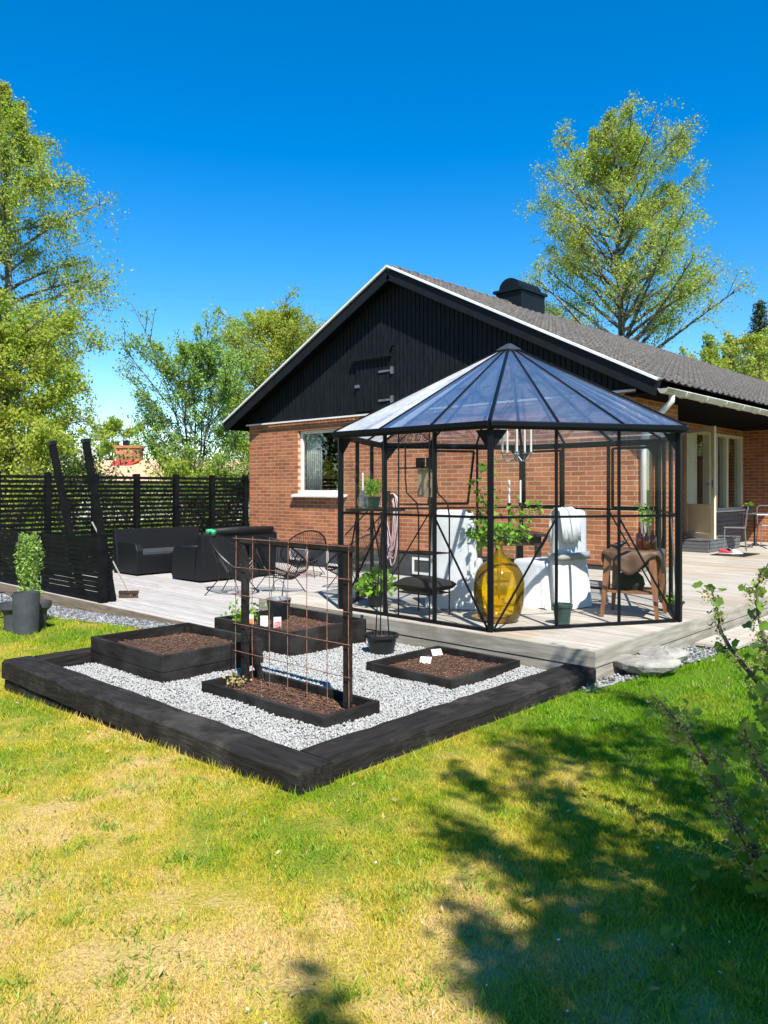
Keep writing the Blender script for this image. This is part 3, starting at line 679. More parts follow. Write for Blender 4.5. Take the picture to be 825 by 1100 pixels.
sleeper(8.0, 11.42, -8.385, -8.18, -.06, .118, 'lower black sleeper under the long front one, half sunk in grass', M['sleeper'])
sleeper(11.24, 11.50, -8.16, -5.485, .02, .262, 'black sleeper running from the front corner to the terrace corner', M['sleeper_y'])
sleeper(7.99, 8.13, -8.16, -5.68, .02, .262, 'black sleeper at the far left side behind the large raised bed', M['sleeper_y'])
def bed(rect, zt, lab, two, seed, zs):
    x0, x1, y0, y1 = rect; o = thing('raised_bed', ((x0+x1)/2, (y0+y1)/2, .165), lab, 'raised bed', group='black raised beds on the gravel')
    zb = .160; t = .032; lv = [(zb, zt)] if not two else [(zb, zb+(zt-zb)*.42), (zb+(zt-zb)*.42+.004, zt)]
    for (bx0, bx1, by0, by1) in ((x0, x1, y0, y0+t), (x0, x1, y1-t, y1), (x0, x0+t, y0+t+.001, y1-t-.001), (x1-t, x1, y0+t+.001, y1-t-.001)):
        mb = MB()
        for a, b in lv: mb.box(bx0, bx1, by0, by1, a, b)
        mb.build('board', M['bed_board'], o, world=True, bevel=.003)
    for cx_, cy_ in ((x0+t, y0+t), (x1-t-.04, y0+t), (x0+t, y1-t-.04), (x1-t-.04, y1-t-.04)): MB().box(cx_+.001, cx_+.041, cy_+.001, cy_+.041, zb, zt-.01).build('corner_block', M['bed_board'], o, world=True)
    n = 44; gx_ = np.linspace(x0+t+.002, x1-t-.002, n); gy_ = np.linspace(y0+t+.002, y1-t-.002, n); A, B = np.meshgrid(gx_, gy_, indexing='ij')
    u_ = (A-gx_[0])/(gx_[-1]-gx_[0]); v_ = (B-gy_[0])/(gy_[-1]-gy_[0]); rg = np.random.default_rng(seed)
    mound = np.clip(np.minimum(np.minimum(u_, 1-u_), np.minimum(v_, 1-v_))*4, 0, 1)
    Z = zs[0]+(zs[1]-zs[0])*mound*(.7+.3*np.sin(u_*5+seed)*np.sin(v_*4+seed*2))+rg.normal(0, .005, A.shape)
    V = np.stack([A, B, Z], -1).reshape(-1, 3)-np.array(o.location)
    i, j = np.meshgrid(np.arange(n-1), np.arange(n-1), indexing='ij'); F = np.stack([i*n+j, (i+1)*n+j, (i+1)*n+j+1, i*n+j+1], -1).reshape(-1, 4)
    so = npmesh('soil', V, F, M['soil'], o)
    k = 2600; q = rg.integers(0, len(V), k); P = V[q]+np.stack([rg.uniform(-.012, .012, k), rg.uniform(-.01, .01, k), rg.uniform(0, .006, k)], 1)
    P = P[(np.abs(P[:, 0]) < (x1-x0)/2-t-.01) & (np.abs(P[:, 1]) < (y1-y0)/2-t-.01)]
    tag(stones('bark_chips', P, .0085, M['chips'], flat=.5, parent=so), kind='stuff')
    return o
bed(BEDS[0], .380, 'large two-board raised bed nearest the lawn corner, heaped with bark soil', True, 1, (.29, .375))
bed(BEDS[1], .390, 'deep raised bed at the back holding the seed packets and metal bucket', False, 2, (.30, .355))
bed(BEDS[2], .250, 'low narrow raised bed in front, under the rusty mesh trellis', False, 3, (.19, .225))
bed(BEDS[3], .250, 'low square raised bed beside the terrace with white plant labels', False, 4, (.19, .225))
# ------------------------------------------------------------------ garden things round the beds
T = thing('trellis', (10.25, -7.40, .17), 'rusty wire mesh on a tall black wooden frame standing in the narrow bed', 'trellis')
for x in (9.74, 10.80): MB().box(x-.021, x+.021, -7.40, -7.355, .162, 1.200).build('post', M['bed_board'], T, world=True, bevel=.002)
MB().box(9.70, 10.84, -7.40, -7.355, 1.201, 1.243).build('top_rail', M['bed_board'], T, world=True, bevel=.002)
MB().bar((9.742, -7.354, .56), (9.742, -7.236, .20), .03, .045).build('brace', M['bed_board'], T, world=True)
wm = MB()
for k in range(7):
    x = 9.67+.195*k; wm.tube([(x+random.uniform(-.004, .004), -7.408, .195), (x, -7.412, .7), (x+random.uniform(-.004, .004), -7.408, 1.262)], .0028, 5)
for k in range(6):
    z = .225+.203*k; wm.tube([(9.65, -7.416, z+random.uniform(-.006, .006)), (10.25, -7.416, z+random.uniform(-.006, .004)), (10.86, -7.416, z)], .0028, 5)
wm.build('wire_mesh', M['rust'], T, world=True)

# bucket, packets and greens in the back bed
bk = thing('bucket', (8.45, -6.02, .345), 'grey metal bucket with raised handle standing in the back raised bed', 'bucket')
MB().lathe([(.085, 0), (.118, .19), (.125, .195), (.119, .20), (.110, .195), (.10, .14), (.001, .14)], n=24, caps=True).build('body', M['bucket'], bk, smooth=True)
MB().tube([(.118*math.cos(t), .0, .19+.19*math.sin(t)) for t in np.linspace(0, math.pi, 15)], .004, 6).build('handle', M['zinc'], bk)
pk = [(8.50, -6.40, 'orange', 'orange seed packet propped at the left of the back bed'), (8.66, -6.36, 'paper', 'pale seed packet in the middle of the back bed row'), (8.80, -6.32, 'redprint', 'red and white seed packet at the right of the back bed row')]
for i, (x, y, c, lb) in enumerate(pk):
    o = thing('seed_packet', (x, y, .325), lb, 'seed packet', rz=R(38+8*i), group='seed packets in the back bed')
    MB().box(-.034, .034, -.004, .004, 0, .115).build('sleeve', M['paper'], o)
    MB().box(-.030, .030, -.0065, -.0045, .01, .075).build('print', M[c], o)
    s_ = MB().box(-.055, -.040, -.006, .006, -.01, .15).build('marker_stick', M['bed_board'], o)
def plant_blob(name, c, r, n, size, m, label, cat, group=None, squash=.8):
    o = thing(name, c, label, cat, group=group)
    P = RNG.normal(size=(n, 3))*np.array([r, r, r*squash])*.5; P[:, 2] = np.abs(P[:, 2])+.01
    leaves('foliage', P, size, m, o, droop=-.5)
    mb = MB()
    for k in range(8): q = P[k*7 % n]; mb.tube([(0, 0, 0), (q[0]*.5, q[1]*.5, q[2]*.7), tuple(q)], .0025, 4)
    mb.build('stem', M['leaf_dark'], o); return o
plant_blob('seedling', (8.27, -6.28, .33), .16, 220, .045, M['leaf_pot'], 'bright green leafy seedlings beside the metal bucket', 'plant')
plant_blob('seedling', (9.80, -7.50, .215), .07, 60, .03, M['deadleaf'], 'small withered sprig at the left end of the narrow bed', 'plant')
for (x, y, rz, lb) in ((10.32, -6.05, .4, 'small white plant label lying in the low square bed'), (10.20, -5.76, 1.1, 'beige plant label leaning at the back of the low square bed')):
    o = thing('plant_label', (x, y, .215), lb, 'plant label', rz=rz, group='plant labels in the low bed')
    MB().add([(-.045, -.02, .0), (.045, -.02, .0), (.045, .02, .045), (-.045, .02, .045), (-.045, -.017, -.003), (.045, -.017, -.003), (.045, .023, .042), (-.045, .023, .042)], [(0, 1, 2, 3), (7, 6, 5, 4), (0, 4, 5, 1), (1, 5, 6, 2), (2, 6, 7, 3), (3, 7, 4, 0)]).build('card', M['paper'], o)
    MB().box(-.005, .005, .018, .022, -.03, .02).build('stake', M['white'], o)

def pot(name, loc, r, h, m, label, cat='pot', group=None, rim=.012, soil=True, top=None):
    o = thing(name, loc, label, cat, group=group)
    MB().lathe([(r*.76, 0), (r*.97, h*.86), (r+rim, h*.865), (r+rim, h), (r-.004, h), (r-.01, h*.82), (r*.6, h*.80)], n=28).build('body', m, o, smooth=False)
    if soil: MB().lathe([(.001, h*.86), (r*.9, h*.84)], n=20, caps=False).build('soil', M['soil'], o)
    return o
gp = pot('plant_pot', (9.70, -5.90, .172), .135, .175, M['black_plastic'], 'black plastic pot on the gravel carrying three tall tied canes', 'plant pot', rim=.014)
tipz = 1.37; tp = (-.02, .02, tipz-.172)
for k in range(3):
    t = k*2.1+.4; MB().tube([(.075*math.cos(t), .075*math.sin(t), .03), (.03*math.cos(t), .03*math.sin(t), .75), (tp[0]+.012*math.cos(t+3), tp[1]+.012*math.sin(t+3), tp[2]+.03)], .0055, 6).build('cane', M['black_metal'], gp)

# flat rocks
def rock(loc, s, seed, lb, rz):
    rg = np.random.default_rng(seed); n = 22; rad = 1+rg.normal(0, .07, n)+.12*np.sin(np.linspace(0, 6.28, n)*2+seed)
    V = [(0, 0, .5)]; F = []
    lv = [(.35, .52), (.72, .50), (.93, .42), (1.0, .25), (.93, -.05), (.72, -.35), (.6, -.5)]
    for k_, z_ in lv:
        for j_ in range(n):
            t = 2*math.pi*j_/n; r_ = k_*rad[j_]*(1+rg.normal(0, .02)); V.append((r_*math.cos(t), r_*math.sin(t), z_+rg.normal(0, .05)+.12*math.cos(t-seed)))
    V = [(x*s[0], y*s[1], z*s[2]) for x, y, z in V]
    F = [(0, 1+j_, 1+(j_+1) % n) for j_ in range(n)]+[(1+i_*n+j_, 1+(i_+1)*n+j_, 1+(i_+1)*n+(j_+1) % n, 1+i_*n+(j_+1) % n) for i_ in range(len(lv)-1) for j_ in range(n)]+[tuple(1+(len(lv)-1)*n+j_ for j_ in range(n))]
    o = MB().add(V, F).build('rock', M['rock'], None, bevel=.004); o.location = loc; o.rotation_euler = (R(4), R(-3), rz)
    tag(o, lb, 'rock', 'pale flat rocks on the grey gravel')
rock((11.66, -5.03, .235), (.25, .15, .10), 3, 'flat pale rock lying nearest the terrace corner', R(38))
rock((11.68, -4.70, .250), (.19, .13, .11), 8, 'smaller pale rock behind the flat one along the terrace side', R(60))
bwk = thing('boardwalk', (11.7, -1, .1), 'low step of boards laid along the right side of the terrace', 'step')
mb = MB(); x = 11.53
while x < 11.85: mb.box(x, x+.085, -3.68, 3.9, .175, .198); x += .09
mb.build('board', M['deck'], bwk, world=True)
MB().box(11.55, 11.77, -3.665, 3.8, .10, .174).build('joist', M['fascia'], bwk, world=True)

# charcoal pots on the left lawn
def pt0(px, Y): X = (px-412.5)*Y/830; a = cw(X, Y); return (a[0], a[1], float(G(a[0], a[1])))
p = pt0(28, 9.04); o = thing('planter', p, 'tall straight charcoal planter standing in front of the other pots on the lawn', 'planter')
MB().lathe([(.135, 0), (.150, .47), (.150, .485), (.138, .485), (.136, .44), (.1, .43)], n=32).build('body', M['grey_pot'], o, smooth=False)
for px, Y, lb in ((13, 9.32, 'charcoal flared pot half hidden at the left of the tall planter'), (41, 9.42, 'charcoal flared pot at the right behind the tall planter')):
    p = pt0(px, Y); o = thing('planter', p, lb, 'planter', group='charcoal flared pots on the lawn')
    MB().lathe([(.085, 0), (.10, .20), (.105, .22), (.15, .27), (.155, .335), (.142, .335), (.135, .28), (.05, .27)], n=28).build('body', M['grey_pot'], o, smooth=False)
p = pt0(31, 9.62); o = thing('potted_shrub', p, 'upright green leafy shrub behind the charcoal pots, in front of the low fence', 'shrub')
MB().lathe([(.09, 0), (.12, .22), (.12, .24), (.05, .22)], n=20).build('pot', M['grey_pot'], o)
n = 1700; t = RNG.uniform(0, 1, n); ang = RNG.uniform(0, 6.28, n); rr = (.17+.05*np.sin(t*9+ang*2))*np.sqrt(RNG.uniform(.1, 1, n))
P = np.stack([rr*np.cos(ang)*1.0, rr*np.sin(ang)*.8, .36+.80*t], 1)
leaves('foliage', P, .036, M['leaf_pale'], o, droop=.2, aspect=.7)
mb = MB()
for k in range(7): a = k*.9; mb.tube([(0, 0, .2), (.09*math.cos(a), .09*math.sin(a), .6), (.13*math.cos(a+.3), .13*math.sin(a+.3), 1.12)], .005, 5)
mb.build('stem', M['bark'], o)
p = pt0(2, 9.7); o = thing('garden_ornament', (p[0], p[1], p[2]), 'black spoked wheel ornament at the left edge of the lawn pots', 'ornament', rz=R(43))
mb = MB(); mb.tube([(.16*math.cos(t), 0, .27+.16*math.sin(t)) for t in np.linspace(0, 2*math.pi, 25)[:-1]], .009, 6, closed=True); mb.build('hoop', M['black_metal'], o)
mb = MB()
for k in range(4): a = k*math.pi/4; mb.tube([(.16*math.cos(a), 0, .27+.16*math.sin(a)), (-.16*math.cos(a), 0, .27-.16*math.sin(a))], .005, 5)
mb.build('spoke', M['black_metal'], o)
MB().tube([(-.10, .10, 0), (0, 0, .27), (.10, -.10, 0)], .008, 6).tube([(0, 0, .27), (.0, .16, 0)], .008, 6).build('stand', M['black_metal'], o)

# ------------------------------------------------------------------ patio furniture
def sofa(loc, rz, w, label, cush=True):
    """back along local -x side, faces +x; length w along y"""
    o = thing('rattan_sofa', loc, label, 'sofa', rz=rz, group='black rattan sofas on the patio')
    MB().box(.0, .78, -w/2+.13, w/2-.13, .03, .36).build('seat', M['rattan'], o, bevel=.008)
    mb = MB().add([(-.08, -w/2, .03), (.10, -w/2, .03), (.10, w/2, .03), (-.08, w/2, .03), (-.13, -w/2, .80), (-.03, -w/2, .83), (-.03, w/2, .83), (-.13, w/2, .80)],
                  [(0, 3, 2, 1), (4, 5, 6, 7), (0, 1, 5, 4), (1, 2, 6, 5), (2, 3, 7, 6), (3, 0, 4, 7)])
    mb.build('backrest', M['rattan'], o, bevel=.012)
    for s in (-1, 1):
        y0, y1 = sorted((s*w/2, s*(w/2-.125))); poly = [(.101, .03), (.80, .03), (.80, .46), (.74, .57), (.60, .60), (.101, .60)]
        MB().prism(poly, lambda x, z: (x, y0, z), lambda x, z: (x, y1, z)).build('armrest', M['rattan'], o, bevel=.01)
    if cush: MB().box(.12, .77, -w/2+.14, w/2-.14, .361, .44).build('cushion', mat('dark_cushion', (.02, .024, .028), (.035, .04, .046), .8), o, bevel=.02)
    return o
sofa((.55, -2.62, 0.001), 0, 1.86, 'black rattan sofa with its back to the tall slatted fence')
sofa((3.00, -2.54, 0.001), math.pi, 1.62, 'black rattan sofa turned with its back towards the round wire chairs')
tb = thing('low_table', (1.95, -2.62, 0.001), 'low square black rattan table between the two sofas', 'table')
MB().box(-.34, .34, -.38, .38, .02, .40).build('base', M['rattan'], tb, bevel=.008)
MB().box(-.36, .36, -.40, .40, .401, .418).build('table_top', mat('dark_glass_top', (.02, .025, .03), (.025, .03, .035), .12), tb)
cs = MB().tube([(3.14, -3.2, .875), (3.14, -2.6, .885), (3.14, -1.85, .875)], [.045, .055, .045], 10).build('rolled_blanket', M['black_wood'], None, smooth=True)
tag(cs, 'dark rolled cover lying along the top of the sofa back', 'cover')

def wire_chair():
    o = thing('wire_chair', (0, 0, 0), 'x', 'chair', group='round black wire lounge chairs on the patio')
    def rim(t):      # t angle; pear loop tilted back. +x = facing
        a, b = math.cos(t), math.sin(t)
        u_ = .50*a; wdt = .41*b*(1-.14*a)
        tilt = R(40); return Vector((.04-u_*math.cos(tilt), wdt, .60+u_*math.sin(tilt)*1.0))
    n = 56; ring = [rim(2*math.pi*k/n) for k in range(n)]
    MB().tube(ring, .017, 6, closed=True).build('rim', M['black_metal'], o)
    low = [Vector((.02+.10*-math.cos(t)*.8, .10*math.sin(t), .27+.05*math.cos(t))) for t in [2*math.pi*k/n for k in range(n)]]
    MB().tube(low, .008, 5, closed=True).build('inner_ring', M['black_metal'], o)
    mb = MB()
    for k in range(n):
        a, b = ring[k], low[k]; m_ = (a+b)/2; m_ = m_+Vector((-.02, 0, -.06)); mb.tube([a, m_, b], .0048, 4, cap=False)
    mb.build('cords', M['black_metal'], o)
    for s in (-1, 1):
        MB().tube([rim(s*math.pi*.50)+Vector((0, 0, 0)), (.14, s*.20, .26), (.30, s*.30, .0)], .008, 6).build('leg', M['black_metal'], o)
        MB().tube([rim(s*math.pi*.44), (-.10, s*.18, .26), (-.30, s*.28, .0)], .008, 6).build('leg', M['black_metal'], o)
    mb = MB().tube([(.14, -.20, .26), (.14, .20, .26)], .007, 6).tube([(-.10, -.18, .26), (-.10, .18, .26)], .007, 6).build('crossbar', M['black_metal'], o)
    return o
uA = R(43.13)
CH = [((-2.32, 11.75), R(-15), 'round black wire chair with a green cloth on its rim, nearest the sofas'),
      ((-1.62, 11.85), R(62), 'round black wire chair with its back to the viewer, behind the trellis'),
      ((-1.45, 14.2), R(-105), 'round black wire chair facing out by the brick wall under the window'),
      ((-.50, 12.5), R(150), 'round black wire chair on the patio behind the left gazebo post')]
proto = wire_chair()
for i, ((X, Y), h, lb) in enumerate(CH):
    o = proto if i == 0 else copy_tree(proto); a = cw(X, Y)
    o.location = (a[0], a[1], .001); o.rotation_euler.z = h+uA; o['label'] = lb; o.scale = (1, 1, (1, .95, .88, .95)[i])
a = cw(-2.32, 11.75); th = R(-15)+uA
q = Vector((a[0], a[1], 0))+Matrix.Rotation(th, 3, 'Z') @ Vector((-.34, .02, .93))
rgc = random.Random(3); mb = MB()
for k in range(9): mb.lathe([(.001, -.03), (.035, -.02), (.045, .01), (.025, .035), (.001, .04)], (q.x+rgc.uniform(-.05, .05), q.y+rgc.uniform(-.05, .05), q.z+rgc.uniform(-.03, .02)), 7, False)
tag(mb.build('green_cloth', M['green_cloth'], None), 'crumpled bright green cloth on top of the wire chair', 'cloth')

a = cw(-3.74, 11.32); q = cw(-4.12, 10.90)
o = thing('broom', (a[0], a[1], .001), 'long-handled broom leaning against the end of the low fence', 'broom')
dv = Vector((a[0]-q[0], a[1]-q[1], 0)).normalized(); sv = Vector((-dv.y, dv.x, 0))
MB().tube([(a[0], a[1], .09), (q[0], q[1], 1.13)], .012, 8).build('handle', M['broomwood'], o, world=True)
hd = MB(); hb = MB(); c_ = Vector((a[0], a[1], 0)); sv = Vector((AU[0], AW[0], 0)); fv = Vector((AU[1], AW[1], 0))
hd.bar(c_-sv*.14+Vector((0, 0, .085)), c_+sv*.14+Vector((0, 0, .085)), .06, .04).build('head', M['darkwood'], o, world=True)
for k in range(130):
    p_ = c_+sv*random.uniform(-.135, .135)+fv*random.uniform(-.028, .028); hb.bar(p_+Vector((0, 0, .066)), p_+sv*random.uniform(-.01, .01)+fv*random.uniform(-.012, .012)+Vector((0, 0, .001)), .006)
hb.build('bristles', M['bristle'], o, world=True)

# hose hanging on the brick wall
hz = thing('garden_hose', (4.45, -.06, 1.0), 'pale pink garden hose hanging in long loops on the brick wall', 'hose')
MB().box(4.36, 4.54, -.16, -.001, 1.42, 1.50).tube([(4.45, -.16, 1.56), (4.45, -.16, 1.35)], .05, 8).build('hook', M['black_metal'], hz, world=True)
mb = MB(); rgh = random.Random(5)
for k in range(9):
    L1 = rgh.uniform(.95, 1.38); w_ = rgh.uniform(.13, .22); ox = rgh.uniform(-.05, .05); yy_ = -.06-.02*(k % 4)
    pts = []
    for j in range(25):
        t = 2*math.pi*j/24; pts.append((4.45+ox+w_*math.sin(t)*(.75+.25*math.cos(t))+.02*math.sin(3*t+k), yy_+.01*math.sin(2*t), 1.51-L1/2*(1-math.cos(t))))
    mb.tube(pts[:-1], .011, 6, closed=True)
mb.build('coil', M['hose'], hz, world=True, smooth=True)

# bistro set by the door
def bistro(loc, rz, label):
    o = thing('bistro_chair', loc, label, 'chair', rz=rz, group='slim metal bistro chairs by the door')
    MB().box(-.20, .20, -.20, .20, .44, .458).build('seat', M['zinc'], o, bevel=.006)
    for sx in (-1, 1):
        for sy in (-1, 1):
            MB().tube([(sx*.18, sy*.18, .44), (sx*.21, sy*.21, 0)], .011, 6).build('leg', M['zinc'], o)
    MB().tube([(-.19, -.19, .45), (-.23, -.19, .80), (-.24, -.14, .86), (-.24, .14, .86), (-.23, .19, .80), (-.19, .19, .45)], .010, 6).tube([(-.22, -.19, .66), (-.22, .19, .66)], .008, 6).build('back_frame', M['zinc'], o)
    return o
def sw(px, x_):     # point on the line x = x_ seen at picture column px
    r_ = (px-412.5)/830; b = (CAM[0]*0+((r_*(CAM[0]-x_)*-AU[1])-((x_-CAM[0])*AU[0]))/(AW[0]-r_*AW[1])); return CAM[1]+b
bistro((8.87, 5.20, .381), R(200), 'grey metal bistro chair standing under the door-side window sill')
bistro((9.05, 6.75, .381), R(-60), 'dark bistro chair between the window panel and the round table')
bt = thing('bistro_table', (8.98, 6.04, .381), 'small round bistro table carrying the black flower pot by the sunlit brick', 'table')
MB().lathe([(.30, .70), (.30, .715)], n=28).build('table_top', M['zinc'], bt)
MB().tube([(0, 0, .70), (0, 0, .05)], .018, 8).build('column', M['black_metal'], bt)
mb = MB()
for k in range(3): t = k*2.094; mb.tube([(0, 0, .12), (.12*math.cos(t), .12*math.sin(t), .05), (.24*math.cos(t), .24*math.sin(t), .0)], .011, 6)
mb.build('foot', M['black_metal'], bt)
def potplant(loc, r, h, mp, ml, fr_, n, label, cat='potted plant', size=.05, up=.8, group=None):
    o = pot('potted_plant', loc, r, h, mp, label, cat, group)
    P = RNG.normal(size=(n, 3)); P /= np.linalg.norm(P, axis=1)[:, None]; P *= (fr_*RNG.uniform(.3, 1, n)**.6)[:, None]; P[:, 2] = h+np.abs(P[:, 2])*up
    leaves('foliage', P, size, ml, o, droop=-.3); mb = MB()
    for k in range(9): q = P[(k*11) % n]; mb.tube([(q[0]*.15, q[1]*.15, h*.8), (q[0]*.6, q[1]*.6, h+(q[2]-h)*.6), tuple(q)], .003, 4)
    mb.build('stem', M['leaf_dark'], o); return o
potplant((8.90, 5.98, 1.097), .075, .15, M['black_plastic'], M['leaf_pot'], .10, 90, 'black flower pot on the round bistro table by the brick wall', size=.04)
mt = tag(MB().box(8.95, 9.55, 3.7, 4.55, .3825, .392).build('door_mat', M['black_wood']), 'dark flat door mat on the deck before the grey step', 'mat')
for i, (x, y, c, lb) in enumerate(((9.12, 3.98, 'red', 'red garden shoe lying on the door mat'), (9.27, 4.1, 'pale', 'pale crumpled shoe lying at the front of the door mat'), (9.06, 4.30, 'black_metal', 'dark shoe on the mat close to the step'))):
    o = thing('shoe', (x, y, .393), lb, 'shoe', rz=1.1*i, group='shoes on the door mat')
    MB().box(-.12, .13, -.042, .042, 0, .02).build('sole', M['pale'], o, bevel=.006)
    MB().add([(-.115, -.038, .021), (.12, -.034, .021), (.12, .034, .021), (-.115, .038, .021), (-.105, -.03, .095), (.02, -.03, .075), (.02, .03, .075), (-.105, .03, .095)], [(0, 3, 2, 1), (4, 5, 6, 7), (0, 1, 5, 4), (1, 2, 6, 5), (2, 3, 7, 6), (3, 0, 4, 7)]).build('upper', M[c], o, bevel=.012)
potplant((2.62, .35, 1.502), .075, .17, M['white'], M['leaf_pot'], .11, 120, 'white pot with green plant inside the gable window', size=.04)

# ------------------------------------------------------------------ the hexagonal glass gazebo
GV = [(8.592, -5.332), (10.447, -5.342), (11.410, -3.748), (10.519, -2.144), (8.665, -2.133), (7.701, -3.728)]
GC = (9.556, -3.738); Z0, ZM, ZE, ZA = .383, 1.355, 2.150, 3.135
g = thing('glass_gazebo', (GC[0], GC[1], Z0), 'hexagonal black-framed glass gazebo with pointed glass roof on the terrace', 'gazebo')
def L2(a, b, t): return (a[0]+(b[0]-a[0])*t, a[1]+(b[1]-a[1])*t)
def v3(p, z): return (p[0], p[1], z)
ov = 1.035
EV = [(GC[0]+(x-GC[0])*ov, GC[1]+(y-GC[1])*ov) for x, y in GV]
for i in range(6):
    a, b = GV[i], GV[(i+1) % 6]; ea, eb = EV[i], EV[(i+1) % 6]
    dx, dy = a[0]-GC[0], a[1]-GC[1]; out = Vector((dx, dy, 0)).normalized()
    MB().bar(v3(a, Z0), v3(a, ZE-.03), .052, .052, up=out).build('corner_post', M['frame'], g, world=True, bevel=.006)
    for t in (1/3, 2/3): MB().bar(v3(L2(a, b, t), Z0+.026), v3(L2(a, b, t), ZE-.03), .028, .034, up=out).build('mullion', M['frame'], g, world=True)
    MB().bar(v3(L2(a, b, .017), Z0+.013), v3(L2(b, a, .017), Z0+.013), .045, .024).build('base_rail', M['frame'], g, world=True)
    MB().bar(v3(L2(a, b, .017), ZM), v3(L2(b, a, .017), ZM), .020, .022).build('mid_rail', M['frame'], g, world=True)
    MB().bar(v3(ea, ZE), v3(eb, ZE), .062, .052).bar(v3(L2(ea, eb, .0), ZE-.028), v3(eb, ZE-.028), .034, .03).build('eave_beam', M['frame'], g, world=True, bevel=.01)
    for s, t in ((0, 1/3), (1, 2/3)):
        p0 = L2(a, b, .02 if s == 0 else .98); MB().bar(v3(p0, Z0+.03), v3(L2(a, b, t), ZM-.012), .014, .014).build('brace', M['frame'], g, world=True)
    for p_, q_ in ((a, b), (b, a)):
        mb = MB()
        c0 = L2(p_, q_, .018); c1 = L2(p_, q_, .085)
        n_ = Vector((-(q_[1]-p_[1]), q_[0]-p_[0], 0)).normalized()*.006
        w_ = [Vector(v3(c0, ZE-.045)), Vector(v3(c1, ZE-.045)), Vector(v3(c0, ZE-.20))]
        mb.add([x+n_ for x in w_]+[x-n_ for x in w_], [(0, 1, 2), (5, 4, 3), (0, 3, 4, 1), (1, 4, 5, 2), (2, 5, 3, 0)])
        mb.build('gusset', M['frame'], g, world=True)
    # glass: three sheets in each side
    mb = MB()
    for k in range(3):
        c0, c1 = L2(a, b, k/3+.012), L2(a, b, (k+1)/3-.012)
        skip = (i == 4 and k == 1) or (i == 3 and k in (0, 2))
        n_ = Vector((-(b[1]-a[1]), b[0]-a[0], 0)).normalized()*.001
        for za, zb in ((Z0+.03, ZM-.015), (ZM+.015, ZE-.05)):
            if skip and za > 1: continue
            mb.add([v3(c0, za), v3(c1, za), v3(c1, zb), v3(c0, zb)], [(0, 1, 2, 3)])
    mb.build('wall_glass', M['glass_side'], g, world=True)
    # roof: corner rafter, two common rafters, three sheets
    top = v3(L2(GC, ea, .05), ZA-.03*.05); 
    def rp(p_, t): q_ = L2(p_, GC, t); return v3(q_, ZE+.02+(ZA-ZE-.02)*t)
    MB().bar(rp(ea, 0), rp(ea, .95), .030, .034).build('rafter', M['frame'], g, world=True)
    for t in (1/3, 2/3): MB().bar(rp(L2(ea, eb, t), 0), rp(L2(ea, eb, t), .94), .020, .026).build('rafter', M['frame'], g, world=True)
    for k in range(3):
        q0, q1 = L2(ea, eb, k/3+.01), L2(ea, eb, (k+1)/3-.01)
        w_ = [rp(q0, 0.0), rp(q1, 0.0), rp(q1, .93), rp(q0, .93)]; w_ = [(x, y, z+.006) for x, y, z in w_]
        MB().add(w_, [(0, 1, 2, 3)]).build('roof_glass', M['glass_glare'] if (i == 5 or (i, k) == (0, 0)) else M['glass_roof'], g, world=True)
MB().lathe([(.15, -.055), (.155, -.045), (.03, .03), (.001, .035)], (GC[0], GC[1], ZA), 6).build('roof_cap', mat('grey_cap', (.03, .034, .04), (.045, .05, .056), .4), g, world=True)
# top-hung windows (bottom pushed outwards) in the rear sides
def hung(i, k, swing):
    a, b = GV[i], GV[(i+1) % 6]; c0, c1 = Vector(v3(L2(a, b, k/3+.02), 0)), Vector(v3(L2(a, b, (k+1)/3-.02), 0))
    n_ = Vector(((c0+c1)/2-Vector((GC[0], GC[1], 0)))).normalized(); h_ = ZE-.07-(ZM+.02)
    def q_(s, d): base = c0.lerp(c1, s); return base+n_*(.02+math.sin(swing)*d)+Vector((0, 0, ZE-.07-math.cos(swing)*d))
    mb = MB()
    mb.bar(q_(0, 0), q_(0, h_), .022, .03).bar(q_(1, 0), q_(1, h_), .022, .03).bar(q_(0, 0), q_(1, 0), .022, .03).bar(q_(0, h_), q_(1, h_), .026, .034)
    o_ = mb.build('hung_window', M['frame'], g, world=True)
    MB().add([q_(.03, .02), q_(.97, .02), q_(.97, h_-.02), q_(.03, h_-.02)], [(0, 1, 2, 3)]).build('pane', M['glass_side'], o_, world=True)
hung(4, 1, R(17)); hung(3, 0, R(0)); hung(3, 2, R(2))
MB().box(8.70, 9.22, -5.30, -5.05, ZM+.025, ZM+.045).build('shelf', M['black_metal'], g, world=True)
# left shelf in the corner between A and F
a, f_ = Vector(v3(GV[0], ZM+.02)), Vector(v3(GV[5], ZM+.02)); ins = (Vector((GC[0], GC[1], ZM+.02))-(a+f_)/2).normalized()
p0, p1 = a.lerp(f_, .03), a.lerp(f_, .50)
MB().add([p0+ins*.03, p1+ins*.03, p1+ins*.28, p0+ins*.28]+[v+Vector((0, 0, .018)) for v in (p0+ins*.03, p1+ins*.03, p1+ins*.28, p0+ins*.28)], [(0, 3, 2, 1), (4, 5, 6, 7), (0, 1, 5, 4), (1, 2, 6, 5), (2, 3, 7, 6), (3, 0, 4, 7)]).bar(p0+ins*.03+Vector((0, 0, -.25)), p0+ins*.27, .012).bar(p1+ins*.03+Vector((0, 0, -.25)), p1+ins*.27, .012).build('shelf', M['black_metal'], g, world=True)
SH = p0.lerp(p1, .28)+ins*.15; SH2 = p0.lerp(p1, .66)+ins*.15; zs_ = ZM+.039

# ------------------------------------------------------------------ what stands in the gazebo
def at(px, Y, z): X = (px-412.5)*Y/830; a_ = cw(X, Y); return (a_[0], a_[1], z)
